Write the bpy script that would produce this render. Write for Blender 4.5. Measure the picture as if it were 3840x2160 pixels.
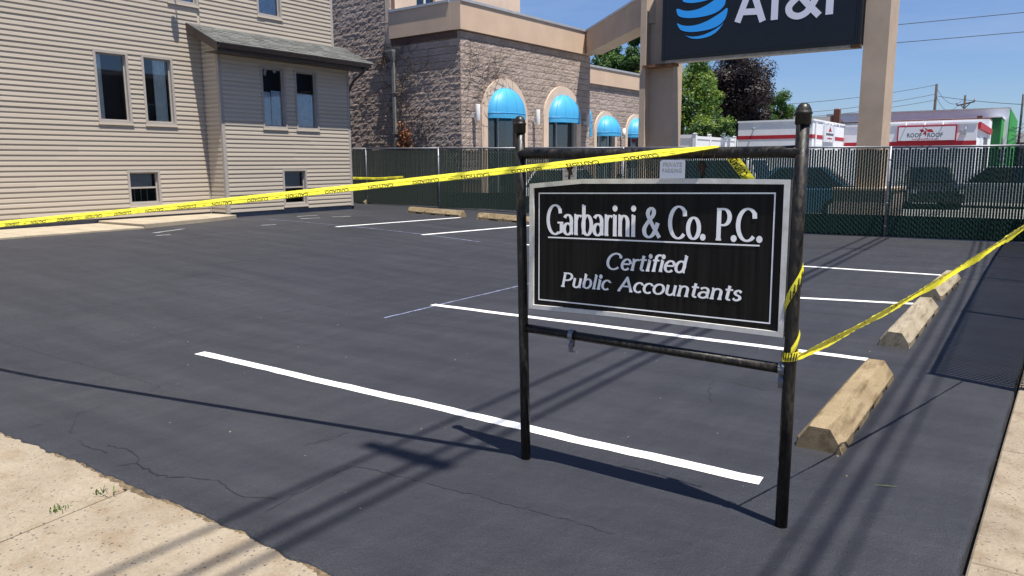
import bpy, math, random
from mathutils import Vector, Matrix
random.seed(11)
for o in list(bpy.data.objects): bpy.data.objects.remove(o, do_unlink=True)
SC = bpy.context.scene
COL = SC.collection
R = math.radians

# ------------------------------------------------------------------ camera
FPX, PITCH, YAW, ROLL, CAMH = 2833.0, R(9.374), R(34.549), R(-0.287), 1.64
CAM = Vector((0, 0, CAMH))
_f = Vector((-math.sin(YAW) * math.cos(PITCH), math.cos(YAW) * math.cos(PITCH), -math.sin(PITCH)))
_r0 = Vector((math.cos(YAW), math.sin(YAW), 0))
_u0 = _r0.cross(_f)
_r = _r0 * math.cos(ROLL) + _u0 * math.sin(ROLL)
_u = -_r0 * math.sin(ROLL) + _u0 * math.cos(ROLL)
cd = bpy.data.cameras.new('camera')
cd.sensor_width = 36.0
cd.lens = FPX / 3840 * 36.0
cd.clip_start = 0.05
cd.clip_end = 2000
cam = bpy.data.objects.new('camera', cd)
COL.objects.link(cam)
cam.matrix_world = Matrix(((_r.x, _u.x, -_f.x, 0), (_r.y, _u.y, -_f.y, 0), (_r.z, _u.z, -_f.z, CAMH), (0, 0, 0, 1)))
SC.camera = cam
SC.render.resolution_x, SC.render.resolution_y = 1024, 576

# ------------------------------------------------------------------ sky, sun, exposure
SUN_EL, SUN_AZ = R(70.9), R(-17.2)            # direction towards the sun in the XY plane, measured from +X
SUN = Vector((math.cos(SUN_AZ) * math.cos(SUN_EL), math.sin(SUN_AZ) * math.cos(SUN_EL), math.sin(SUN_EL)))
w = bpy.data.worlds.new('World')
SC.world = w
w.use_nodes = True
nt = w.node_tree
nt.nodes.clear()
sky = nt.nodes.new('ShaderNodeTexSky')
sky.sky_type = 'NISHITA'
sky.sun_disc = False
sky.sun_elevation = SUN_EL
sky.sun_rotation = R(90) - SUN_AZ
sky.air_density = 1.0
sky.dust_density = 0.35
sky.ozone_density = 4.0
bg = nt.nodes.new('ShaderNodeBackground')
bg.inputs['Strength'].default_value = 0.058
wo = nt.nodes.new('ShaderNodeOutputWorld')
tc = nt.nodes.new('ShaderNodeTexCoord')
mp = nt.nodes.new('ShaderNodeMapping')
mp.inputs['Scale'].default_value = (1.0, 1.0, 5.0)
ns = nt.nodes.new('ShaderNodeTexNoise')
ns.inputs['Scale'].default_value = 2.3
ns.inputs['Detail'].default_value = 7
ns.inputs['Roughness'].default_value = 0.62
rp = nt.nodes.new('ShaderNodeValToRGB')
rp.color_ramp.elements[0].position = 0.48
rp.color_ramp.elements[0].color = (0, 0, 0, 1)
rp.color_ramp.elements[1].position = 0.78
rp.color_ramp.elements[1].color = (0.40, 0.40, 0.40, 1)
mx = nt.nodes.new('ShaderNodeMixRGB')
mx.inputs['Color2'].default_value = (5.6, 6.0, 6.6, 1)
L = nt.links.new
L(tc.outputs['Generated'], mp.inputs['Vector'])
L(mp.outputs['Vector'], ns.inputs['Vector'])
L(ns.outputs['Fac'], rp.inputs['Fac'])
L(rp.outputs['Color'], mx.inputs['Fac'])
L(sky.outputs['Color'], mx.inputs['Color1'])
tint = nt.nodes.new('ShaderNodeMixRGB')
tint.blend_type = 'MULTIPLY'
tint.inputs['Fac'].default_value = 1.0
tint.inputs['Color2'].default_value = (0.83, 0.95, 1.22, 1)
L(mx.outputs['Color'], tint.inputs['Color1'])
L(tint.outputs['Color'], bg.inputs['Color'])
L(bg.outputs['Background'], wo.inputs['Surface'])
sl = bpy.data.lights.new('sun', 'SUN')
sl.energy = 5.0
sl.angle = R(0.53)
sl.color = (1.0, 0.955, 0.88)
so = bpy.data.objects.new('sun', sl)
COL.objects.link(so)
so.location = (10, -4, 30)
so.rotation_euler = SUN.to_track_quat('Z', 'Y').to_euler()
vs = SC.view_settings
vs.view_transform = 'Standard'
vs.look = 'None'
vs.exposure = 0.78
vs.gamma = 1.0
vs.use_curve_mapping = False

# ------------------------------------------------------------------ measuring helpers (photo pixel at a real plane)
def ray(px, py):
    return (_f * FPX + _r * (px - 1920) + _u * (1080 - py)).normalized()
def onX(px, py, X):
    d = ray(px, py); return CAM + d * (X / d.x)
def onY(px, py, Y):
    d = ray(px, py); return CAM + d * (Y / d.y)
def onZ(px, py, z):
    d = ray(px, py); return CAM + d * ((z - CAMH) / d.z)
def onP(px, py, P0, n):
    d = ray(px, py); return CAM + d * ((P0 - CAM).dot(n) / d.dot(n))
def zg(x):
    u = max(0.0, -x - 6.2)
    return 0.36 * (1 - math.exp(-(u / 4.8) ** 1.5))
def G(px, py):
    z = 0.0
    for _ in range(25):
        p = onZ(px, py, z); z = zg(p.x)
    return p
def V(*a): return Vector(a)

# ------------------------------------------------------------------ mesh helpers
class MB:
    def __init__(s): s.v = []; s.f = []
    def add(s, vs, fs):
        b = len(s.v); s.v += [tuple(p) for p in vs]; s.f += [tuple(i + b for i in f) for f in fs]; return s
    def box(s, x0, x1, y0, y1, z0, z1):
        return s.add([(x0, y0, z0), (x1, y0, z0), (x1, y1, z0), (x0, y1, z0), (x0, y0, z1), (x1, y0, z1), (x1, y1, z1), (x0, y1, z1)],
                     [(0, 3, 2, 1), (4, 5, 6, 7), (0, 1, 5, 4), (1, 2, 6, 5), (2, 3, 7, 6), (3, 0, 4, 7)])
    def obox(s, o, ax, ay, az):          # box from corner o along three vectors
        o = Vector(o); P = [o, o + ax, o + ax + ay, o + ay]; P += [p + az for p in P]
        fs = [(0, 3, 2, 1), (4, 5, 6, 7), (0, 1, 5, 4), (1, 2, 6, 5), (2, 3, 7, 6), (3, 0, 4, 7)]
        if ax.cross(ay).dot(az) < 0: fs = [f[::-1] for f in fs]
        return s.add(P, fs)
    def prism(s, prof, vec):             # closed planar profile (3D points) swept along vec
        n = len(prof); vec = Vector(vec); a = [Vector(p) for p in prof]; b = [p + vec for p in a]
        nrm = Vector((0, 0, 0))
        for i in range(n): nrm += a[i].cross(a[(i + 1) % n])
        fl = nrm.dot(vec) > 0
        fs = [tuple(range(n))[::-1], tuple(range(n, 2 * n))] + [(i, (i + 1) % n, (i + 1) % n + n, i + n) for i in range(n)]
        if not fl: fs = [f[::-1] for f in fs]
        return s.add(a + b, fs)
    def tube(s, pts, r, n=10, caps=True):
        pts = [Vector(p) for p in pts]
        rs = r if isinstance(r, (list, tuple)) else [r] * len(pts)
        b = len(s.v); up = None
        for i, p in enumerate(pts):
            t = (pts[min(i + 1, len(pts) - 1)] - pts[max(i - 1, 0)]).normalized()
            if up is None:
                up = t.cross(Vector((0, 0, 1)))
                if up.length < 0.05: up = t.cross(Vector((0, 1, 0)))
                up.normalize()
            up = (up - t * up.dot(t)).normalized(); sd = t.cross(up)
            for k in range(n):
                a = 2 * math.pi * k / n
                s.v.append(tuple(p + (up * math.cos(a) + sd * math.sin(a)) * rs[i]))
        for i in range(len(pts) - 1):
            for k in range(n):
                s.f.append((b + i * n + k, b + i * n + (k + 1) % n, b + (i + 1) * n + (k + 1) % n, b + (i + 1) * n + k))
        if caps:
            s.f.append(tuple(b + k for k in range(n))[::-1]); s.f.append(tuple(b + (len(pts) - 1) * n + k for k in range(n)))
        return s
    def lathe(s, prof, c, n=14):         # (r, z) profile round a vertical axis at c
        b = len(s.v)
        for r_, z in prof:
            for k in range(n):
                a = 2 * math.pi * k / n; s.v.append((c[0] + r_ * math.cos(a), c[1] + r_ * math.sin(a), c[2] + z))
        for i in range(len(prof) - 1):
            for k in range(n):
                s.f.append((b + i * n + k, b + i * n + (k + 1) % n, b + (i + 1) * n + (k + 1) % n, b + (i + 1) * n + k))
        s.f.append(tuple(b + k for k in range(n))[::-1]); s.f.append(tuple(b + (len(prof) - 1) * n + k for k in range(n)))
        return s
    def build(s, name, mat, parent=None, smooth=False, at=None, kind=None):
        me = bpy.data.meshes.new(name)
        at = Vector(at) if at is not None else Vector((0, 0, 0))
        me.from_pydata([tuple(Vector(p) - at) for p in s.v], [], s.f); me.update()
        if smooth: me.polygons.foreach_set('use_smooth', [True] * len(me.polygons))
        return link(name, me, mat, parent, at, kind)

def link(name, me, mat, parent=None, at=None, kind=None, rot=None, scale=None):
    if mat is not None and not me.materials: me.materials.append(M[mat])
    o = bpy.data.objects.new(name, me); COL.objects.link(o)
    at = Vector(at) if at is not None else Vector((0, 0, 0))
    if rot is not None: o.rotation_euler = rot
    if scale is not None: o.scale = scale
    o.location = at
    if parent is not None:
        o.parent = parent; p = parent; off = Vector((0, 0, 0))
        while p is not None: off += p.location; p = p.parent
        o.location = at - off
    if kind: o['kind'] = kind
    return o
def thing(name, label, cat, loc, group=None):
    e = bpy.data.objects.new(name, None); COL.objects.link(e); e.location = loc; e.empty_display_size = 0.2
    return tag(e, label, cat, group)
def tag(o, label, cat, group=None):
    o['label'] = label; o['category'] = cat
    if group: o['group'] = group
    return o
def structure(o): o['kind'] = 'structure'; return o

# ------------------------------------------------------------------ materials
M = {}
def mat(name, col, rough=0.6, var=0.0, vs_=6.0, bump=0.0, bs=60.0, spec=0.4, metal=0.0, col2=None, stretch=None, island=0.0, trans=None, detail=6, bdist=0.01, rv=0.0):
    m = bpy.data.materials.new(name); m.use_nodes = True; t = m.node_tree; n = t.nodes; l = t.links.new
    b = n['Principled BSDF']; b.inputs['Base Color'].default_value = (*col, 1); b.inputs['Roughness'].default_value = rough
    b.inputs['Specular IOR Level'].default_value = spec; b.inputs['Metallic'].default_value = metal
    tc = n.new('ShaderNodeTexCoord'); vec = tc.outputs['Object']
    if stretch:
        mp = n.new('ShaderNodeMapping'); mp.inputs['Scale'].default_value = stretch; l(vec, mp.inputs['Vector']); vec = mp.outputs['Vector']
    cout = None
    if var > 0 or col2:
        ns = n.new('ShaderNodeTexNoise'); ns.inputs['Scale'].default_value = vs_; ns.inputs['Detail'].default_value = detail; ns.inputs['Roughness'].default_value = 0.6
        l(vec, ns.inputs['Vector'])
        rp = n.new('ShaderNodeValToRGB'); rp.color_ramp.elements[0].position = 0.33; rp.color_ramp.elements[1].position = 0.68
        c2 = col2 or tuple(min(1, c * (1 + var)) for c in col); c1 = col if col2 else tuple(c * (1 - var) for c in col)
        rp.color_ramp.elements[0].color = (*c1, 1); rp.color_ramp.elements[1].color = (*c2, 1)
        l(ns.outputs['Fac'], rp.inputs['Fac']); cout = rp.outputs['Color']; l(cout, b.inputs['Base Color'])
        if rv:
            mr = n.new('ShaderNodeMapRange'); mr.inputs['To Min'].default_value = rough - rv; mr.inputs['To Max'].default_value = rough + rv
            l(ns.outputs['Fac'], mr.inputs['Value']); l(mr.outputs['Result'], b.inputs['Roughness'])
    if island > 0:
        ge = n.new('ShaderNodeNewGeometry'); oi = n.new('ShaderNodeObjectInfo'); ad = n.new('ShaderNodeMath'); ad.operation = 'ADD'
        l(ge.outputs['Random Per Island'], ad.inputs[0]); l(oi.outputs['Random'], ad.inputs[1])
        fr = n.new('ShaderNodeMath'); fr.operation = 'FRACT'; l(ad.outputs[0], fr.inputs[0])
        mr = n.new('ShaderNodeMapRange'); mr.inputs['To Min'].default_value = 1 - island; mr.inputs['To Max'].default_value = 1 + island; l(fr.outputs[0], mr.inputs['Value'])
        mu = n.new('ShaderNodeMixRGB'); mu.blend_type = 'MULTIPLY'; mu.inputs['Fac'].default_value = 1
        if cout: l(cout, mu.inputs['Color1'])
        else: mu.inputs['Color1'].default_value = (*col, 1)
        l(mr.outputs['Result'], mu.inputs['Color2']); l(mu.outputs['Color'], b.inputs['Base Color'])
    if bump > 0:
        nb = n.new('ShaderNodeTexNoise'); nb.inputs['Scale'].default_value = bs; nb.inputs['Detail'].default_value = 5; l(vec, nb.inputs['Vector'])
        bp = n.new('ShaderNodeBump'); bp.inputs['Strength'].default_value = bump; bp.inputs['Distance'].default_value = bdist
        l(nb.outputs['Fac'], bp.inputs['Height']); l(bp.outputs['Normal'], b.inputs['Normal'])
    if trans:
        tr = n.new('ShaderNodeBsdfTranslucent'); tr.inputs['Color'].default_value = (*trans, 1)
        ms = n.new('ShaderNodeMixShader'); ms.inputs['Fac'].default_value = 0.3
        l(b.outputs[0], ms.inputs[1]); l(tr.outputs[0], ms.inputs[2]); l(ms.outputs[0], n['Material Output'].inputs['Surface'])
    M[name] = m; return m
def glass(name, tint, fac):
    m = bpy.data.materials.new(name); m.use_nodes = True; t = m.node_tree; n = t.nodes; l = t.links.new; n.clear()
    tr = n.new('ShaderNodeBsdfTransparent'); tr.inputs['Color'].default_value = (*tint, 1)
    gl = n.new('ShaderNodeBsdfGlossy'); gl.inputs['Roughness'].default_value = 0.015; gl.inputs['Color'].default_value = (0.9, 0.95, 1, 1)
    lw = n.new('ShaderNodeFresnel'); lw.inputs['IOR'].default_value = 1.5
    ad = n.new('ShaderNodeMath'); ad.operation = 'ADD'; ad.inputs[1].default_value = fac; ad.use_clamp = True
    l(lw.outputs[0], ad.inputs[0]); ms = n.new('ShaderNodeMixShader'); l(ad.outputs[0], ms.inputs[0]); l(tr.outputs[0], ms.inputs[1]); l(gl.outputs[0], ms.inputs[2])
    o = n.new('ShaderNodeOutputMaterial'); l(ms.outputs[0], o.inputs['Surface']); M[name] = m

def asphalt_mat():
    m = bpy.data.materials.new('asphalt'); m.use_nodes = True; t = m.node_tree; n = t.nodes; l = t.links.new
    b = n['Principled BSDF']; tc = n.new('ShaderNodeTexCoord')
    def noise(scale, det, sc=None, rough=0.55):
        v = tc.outputs['Object']
        if sc: mp = n.new('ShaderNodeMapping'); mp.inputs['Scale'].default_value = sc; l(v, mp.inputs['Vector']); v = mp.outputs['Vector']
        x = n.new('ShaderNodeTexNoise'); x.inputs['Scale'].default_value = scale; x.inputs['Detail'].default_value = det; x.inputs['Roughness'].default_value = rough
        l(v, x.inputs['Vector']); return x.outputs['Fac']
    def ramp(f, a, b_, p0=0.3, p1=0.7):
        r = n.new('ShaderNodeValToRGB'); r.color_ramp.elements[0].position = p0; r.color_ramp.elements[1].position = p1
        r.color_ramp.elements[0].color = (*a, 1); r.color_ramp.elements[1].color = (*b_, 1); l(f, r.inputs['Fac']); return r.outputs['Color']
    def mul(a, b_):
        x = n.new('ShaderNodeMixRGB'); x.blend_type = 'MULTIPLY'; x.inputs['Fac'].default_value = 1; l(a, x.inputs['Color1']); l(b_, x.inputs['Color2']); return x.outputs['Color']
    base = ramp(noise(0.55, 4), (0.0205, 0.0223, 0.0292), (0.0275, 0.0293, 0.0358))
    streak = mul(ramp(noise(1.6, 6, (0.30, 2.2, 1)), (0.78, 0.78, 0.79), (1.2, 1.19, 1.17)), ramp(noise(2.4, 7, (1.9, 0.35, 1), 0.7), (0.86, 0.86, 0.87), (1.16, 1.15, 1.13), 0.38, 0.72))
    fine = ramp(noise(150, 3), (0.55, 0.55, 0.56), (1.5, 1.48, 1.45), 0.36, 0.64)
    patch = ramp(noise(0.16, 2), (0.9, 0.9, 0.93), (1.16, 1.12, 1.06))
    l(mul(mul(mul(base, streak), fine), patch), b.inputs['Base Color'])
    rr = n.new('ShaderNodeMapRange'); rr.inputs['To Min'].default_value = 0.48; rr.inputs['To Max'].default_value = 0.74
    l(noise(1.1, 5, (0.4, 2, 1)), rr.inputs['Value']); l(rr.outputs['Result'], b.inputs['Roughness'])
    b.inputs['Specular IOR Level'].default_value = 0.42
    bp = n.new('ShaderNodeBump'); bp.inputs['Strength'].default_value = 0.8; bp.inputs['Distance'].default_value = 0.006
    l(noise(95, 4, None, 0.65), bp.inputs['Height'])
    bp2 = n.new('ShaderNodeBump'); bp2.inputs['Strength'].default_value = 0.5; bp2.inputs['Distance'].default_value = 0.03
    l(noise(7, 5), bp2.inputs['Height']); l(bp.outputs['Normal'], bp2.inputs['Normal']); l(bp2.outputs['Normal'], b.inputs['Normal'])
    M['asphalt'] = m
asphalt_mat()

def aggregate_mat(name, c0, c1, speck, sc, stain, streak=None):
    m = bpy.data.materials.new(name); m.use_nodes = True; t = m.node_tree; n = t.nodes; l = t.links.new
    b = n['Principled BSDF']; tc = n.new('ShaderNodeTexCoord')
    ns = n.new('ShaderNodeTexNoise'); ns.inputs['Scale'].default_value = 2.2; ns.inputs['Detail'].default_value = 8; l(tc.outputs['Object'], ns.inputs['Vector'])
    r1 = n.new('ShaderNodeValToRGB'); r1.color_ramp.elements[0].color = (*c0, 1); r1.color_ramp.elements[1].color = (*c1, 1)
    r1.color_ramp.elements[0].position = 0.3; r1.color_ramp.elements[1].position = 0.7; l(ns.outputs['Fac'], r1.inputs['Fac'])
    vo = n.new('ShaderNodeTexVoronoi'); vo.inputs['Scale'].default_value = sc; l(tc.outputs['Object'], vo.inputs['Vector'])
    sh = n.new('ShaderNodeSeparateColor'); l(vo.outputs['Color'], sh.inputs[0])
    gt = n.new('ShaderNodeMath'); gt.operation = 'GREATER_THAN'; gt.inputs[1].default_value = 0.84; l(sh.outputs[0], gt.inputs[0])
    rd = n.new('ShaderNodeMapRange'); rd.inputs['To Min'].default_value = 0.12; rd.inputs['To Max'].default_value = 0.62; l(sh.outputs[2], rd.inputs['Value'])
    lt = n.new('ShaderNodeMath'); lt.operation = 'LESS_THAN'; l(vo.outputs['Distance'], lt.inputs[0]); l(rd.outputs['Result'], lt.inputs[1])
    mu = n.new('ShaderNodeMath'); mu.operation = 'MULTIPLY'; l(gt.outputs[0], mu.inputs[0]); l(lt.outputs[0], mu.inputs[1])
    m2 = n.new('ShaderNodeMath'); m2.operation = 'MULTIPLY'; m2.inputs[1].default_value = 0.75; l(mu.outputs[0], m2.inputs[0])
    mxx = n.new('ShaderNodeMixRGB'); mxx.inputs['Color2'].default_value = (*speck, 1); l(m2.outputs[0], mxx.inputs['Fac']); l(r1.outputs['Color'], mxx.inputs['Color1'])
    tone = n.new('ShaderNodeMapRange'); tone.inputs['To Min'].default_value = 0.91; tone.inputs['To Max'].default_value = 1.09; l(sh.outputs[1], tone.inputs['Value'])
    m3 = n.new('ShaderNodeMixRGB'); m3.blend_type = 'MULTIPLY'; m3.inputs['Fac'].default_value = 1; l(mxx.outputs['Color'], m3.inputs['Color1']); l(tone.outputs['Result'], m3.inputs['Color2'])
    n3 = n.new('ShaderNodeTexNoise'); n3.inputs['Scale'].default_value = 6; n3.inputs['Detail'].default_value = 6; l(tc.outputs['Object'], n3.inputs['Vector'])
    if streak:
        mp3 = n.new('ShaderNodeMapping'); mp3.inputs['Scale'].default_value = streak; l(tc.outputs['Object'], mp3.inputs['Vector']); l(mp3.outputs['Vector'], n3.inputs['Vector'])
    r3 = n.new('ShaderNodeValToRGB'); r3.color_ramp.elements[0].position = 0.48; r3.color_ramp.elements[1].position = 0.74
    r3.color_ramp.elements[0].color = (1, 1, 1, 1); r3.color_ramp.elements[1].color = (*stain, 1); l(n3.outputs['Fac'], r3.inputs['Fac'])
    m4 = n.new('ShaderNodeMixRGB'); m4.blend_type = 'MULTIPLY'; m4.inputs['Fac'].default_value = 1; l(m3.outputs['Color'], m4.inputs['Color1']); l(r3.outputs['Color'], m4.inputs['Color2'])
    l(m4.outputs['Color'], b.inputs['Base Color']); b.inputs['Roughness'].default_value = 0.85; b.inputs['Specular IOR Level'].default_value = 0.25
    bp = n.new('ShaderNodeBump'); bp.inputs['Strength'].default_value = 0.16; bp.inputs['Distance'].default_value = 0.003; l(vo.outputs['Distance'], bp.inputs['Height']); l(bp.outputs['Normal'], b.inputs['Normal'])
    M[name] = m
aggregate_mat('walk', (0.236, 0.192, 0.138), (0.298, 0.249, 0.186), (0.050, 0.050, 0.054), 88, (0.8, 0.74, 0.66))
aggregate_mat('side_concrete', (0.20, 0.162, 0.117), (0.28, 0.232, 0.172), (0.09, 0.075, 0.06), 95, (0.7, 0.64, 0.56))
aggregate_mat('stop_concrete', (0.200, 0.146, 0.082), (0.290, 0.224, 0.136), (0.11, 0.085, 0.058), 120, (0.42, 0.38, 0.32), (3, 0.45, 3))
aggregate_mat('stop_grey', (0.225, 0.188, 0.136), (0.33, 0.285, 0.212), (0.10, 0.085, 0.068), 120, (0.5, 0.46, 0.41), (4, 0.5, 4))
mat('ground_far', (0.20, 0.195, 0.18), 0.9, 0.25, 0.4, 0.2, 30)
mat('house_walk', (0.34, 0.285, 0.205), 0.85, 0.14, 3, 0.2, 80)
mat('paint', (0.76, 0.76, 0.75), 0.55, 0.10, 45, 0.4, 140, bdist=0.004)
mat('old_paint', (0.22, 0.22, 0.22), 0.7, 0.3, 9)
mat('chalk', (0.16, 0.18, 0.27), 0.8, 0.5, 14)
mat('crack', (0.009, 0.009, 0.010), 0.9)
mat('dirt', (0.13, 0.095, 0.055), 0.95, 0.55, 30, 0.8, 70, bdist=0.02)
mat('siding', (0.50, 0.435, 0.352), 0.55, 0.05, 1.4, 0.06, 30, spec=0.3, stretch=(1, 0.25, 3), island=0.035)
mat('trim', (0.36, 0.325, 0.29), 0.5, 0.06, 4, spec=0.35)
mat('foundation', (0.135, 0.148, 0.175), 0.85, 0.18, 3, 0.25, 40)
mat('shingle', (0.098, 0.100, 0.094), 0.9, 0.3, 20, 0.5, 150, island=0.28)
mat('brown_metal', (0.045, 0.034, 0.030), 0.4, 0.2, 8, spec=0.5)
mat('soffit', (0.33, 0.29, 0.25), 0.6)
mat('interior', (0.035, 0.037, 0.042), 0.9)
mat('curtain', (0.80, 0.80, 0.72), 0.9, 0.08, 10)
mat('lace', (0.58, 0.65, 0.74), 0.9, 0.15, 12)
mat('blind', (0.62, 0.63, 0.62), 0.6)
glass('pane', (0.92, 0.95, 0.95), 0.07)
glass('shop_pane', (0.30, 0.34, 0.36), 0.10)
mat('block', (0.370, 0.298, 0.258), 0.95, 0.22, 16, 0.8, 30, spec=0.12, island=0.12, bdist=0.04)
mat('mortar', (0.11, 0.065, 0.055), 0.95, 0.2, 8)
mat('stucco', (0.55, 0.41, 0.30), 0.9, 0.07, 1.2, 0.35, 120, spec=0.15, bdist=0.006)
mat('stucco_trim', (0.60, 0.465, 0.365), 0.9, 0.06, 2.5, 0.2, 90, spec=0.15)
mat('pillar_stucco', (0.46, 0.36, 0.275), 0.9, 0.08, 1.5, 0.8, 110, spec=0.15, bdist=0.012)
mat('coping', (0.42, 0.43, 0.44), 0.45, 0.1, 5, metal=0.3)
mat('awning_seam', (0.04, 0.33, 0.66), 0.5)
mat('awning', (0.09, 0.48, 0.84), 0.45, 0.05, 3, spec=0.5, trans=(0.10, 0.52, 0.9))
mat('lamp_white', (0.72, 0.71, 0.69), 0.45)
mat('alu', (0.36, 0.37, 0.37), 0.4, metal=0.5)
mat('zinc', (0.36, 0.37, 0.38), 0.5, 0.12, 10, metal=0.35)
mat('downspout', (0.20, 0.20, 0.19), 0.5, 0.15, 5)
mat('vine', (0.075, 0.052, 0.036), 0.95, island=0.3)
mat('dead_leaf', (0.26, 0.10, 0.035), 0.9, island=0.4)
mat('navy', (0.011, 0.014, 0.020), 0.35, 0.1, 4, spec=0.3)
mat('sign_black', (0.006, 0.006, 0.007), 0.3, spec=0.4)
mat('logo_blue', (0.035, 0.40, 0.98), 0.4)
mat('logo_white', (0.78, 0.78, 0.86), 0.4)
mat('rust', (0.17, 0.085, 0.04), 0.9, 0.6, 12, 0.4, 60)
mat('rust_dark', (0.055, 0.030, 0.020), 0.9, 0.5, 30)
mat('steel_rail', (0.38, 0.33, 0.27), 0.6, 0.25, 10)
mat('slat', (0.007, 0.036, 0.026), 0.45, 0.15, 12, spec=0.35)
mat('dark_backing', (0.004, 0.020, 0.015), 0.8, 0.2, 6)
mat('wire_green', (0.018, 0.040, 0.032), 0.5, spec=0.3)
mat('galv', (0.20, 0.207, 0.225), 0.45, 0.12, 14, metal=0.45)
mat('white_wall', (0.74, 0.75, 0.78), 0.8, 0.06, 1.5, 0.15, 30)
mat('red', (0.38, 0.016, 0.028), 0.6, 0.08, 4)
mat('sign_white', (0.66, 0.68, 0.72), 0.5)
mat('letter_grey', (0.085, 0.09, 0.10), 0.6)
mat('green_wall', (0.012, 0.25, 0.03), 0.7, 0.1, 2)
mat('green_wall_shade', (0.006, 0.10, 0.028), 0.7, 0.15, 3)  # darker copy of the green wall, the front's shade put into its colour
mat('brick', (0.13, 0.05, 0.035), 0.9, 0.3, 14)
mat('roof_grey', (0.10, 0.10, 0.10), 0.9, 0.3, 10)
mat('vinyl', (0.74, 0.74, 0.75), 0.4)
mat('pole_wood', (0.055, 0.042, 0.034), 0.9, 0.2, 8)
mat('cable', (0.01, 0.01, 0.011), 0.6)
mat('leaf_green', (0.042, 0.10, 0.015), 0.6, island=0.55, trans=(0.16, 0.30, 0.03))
mat('leaf_yellow', (0.135, 0.20, 0.028), 0.6, island=0.45, trans=(0.30, 0.40, 0.04))  # sunlight on leaves put into the colour; the grass blade is really yellow
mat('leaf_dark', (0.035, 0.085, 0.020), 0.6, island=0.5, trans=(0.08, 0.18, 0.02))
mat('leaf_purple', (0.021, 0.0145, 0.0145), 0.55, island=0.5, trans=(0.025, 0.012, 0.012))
mat('bark', (0.06, 0.045, 0.035), 0.95, 0.3, 12)
mat('grass', (0.10, 0.17, 0.03), 0.8, island=0.4)
mat('car_white', (0.62, 0.63, 0.64), 0.25, spec=0.6)
mat('car_blue', (0.06, 0.15, 0.25), 0.25, spec=0.6)
mat('car_black', (0.03, 0.032, 0.036), 0.2, spec=0.6)
mat('car_silver', (0.45, 0.47, 0.48), 0.3, spec=0.6, metal=0.3)
mat('car_glass', (0.012, 0.015, 0.018), 0.06, spec=0.8)
mat('tyre', (0.012, 0.012, 0.012), 0.8)
mat('tape', (0.93, 0.84, 0.06), 0.3, 0.04, 9, spec=0.5, trans=(0.95, 0.84, 0.02))
mat('tape_ink', (0.018, 0.018, 0.010), 0.5)
mat('frame_white', (0.66, 0.655, 0.63), 0.5, 0.0, 18, col2=(0.50, 0.48, 0.43))
mat('faded_letter', (0.48, 0.46, 0.40), 0.6)
mat('notice', (0.50, 0.46, 0.37), 0.6)
mat('poster', (0.30, 0.04, 0.03), 0.6)

def pipe_mat():
    m = bpy.data.materials.new('black_pipe'); m.use_nodes = True; t = m.node_tree; n = t.nodes; l = t.links.new; b = n['Principled BSDF']
    tc = n.new('ShaderNodeTexCoord')
    mp = n.new('ShaderNodeMapping'); mp.inputs['Scale'].default_value = (9, 9, 3); l(tc.outputs['Object'], mp.inputs['Vector'])
    ns = n.new('ShaderNodeTexNoise'); ns.inputs['Scale'].default_value = 5; ns.inputs['Detail'].default_value = 9; ns.inputs['Roughness'].default_value = 0.72; l(mp.outputs[0], ns.inputs['Vector'])
    rp = n.new('ShaderNodeValToRGB'); e = rp.color_ramp.elements
    e[0].position = 0.41; e[0].color = (0.0055, 0.0053, 0.0052, 1); e[1].position = 0.80; e[1].color = (0.085, 0.068, 0.048, 1)
    x = e.new(0.53); x.color = (0.017, 0.015, 0.013, 1)
    l(ns.outputs['Fac'], rp.inputs['Fac']); l(rp.outputs['Color'], b.inputs['Base Color'])
    mr = n.new('ShaderNodeMapRange'); mr.inputs['From Min'].default_value = 0.4; mr.inputs['From Max'].default_value = 0.7; mr.inputs['To Min'].default_value = 0.30; mr.inputs['To Max'].default_value = 0.75
    l(ns.outputs['Fac'], mr.inputs['Value']); l(mr.outputs['Result'], b.inputs['Roughness'])
    bp = n.new('ShaderNodeBump'); bp.inputs['Strength'].default_value = 0.5; bp.inputs['Distance'].default_value = 0.003; l(ns.outputs['Fac'], bp.inputs['Height']); l(bp.outputs['Normal'], b.inputs['Normal'])
    b.inputs['Specular IOR Level'].default_value = 0.28
    M['black_pipe'] = m
pipe_mat()
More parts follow.
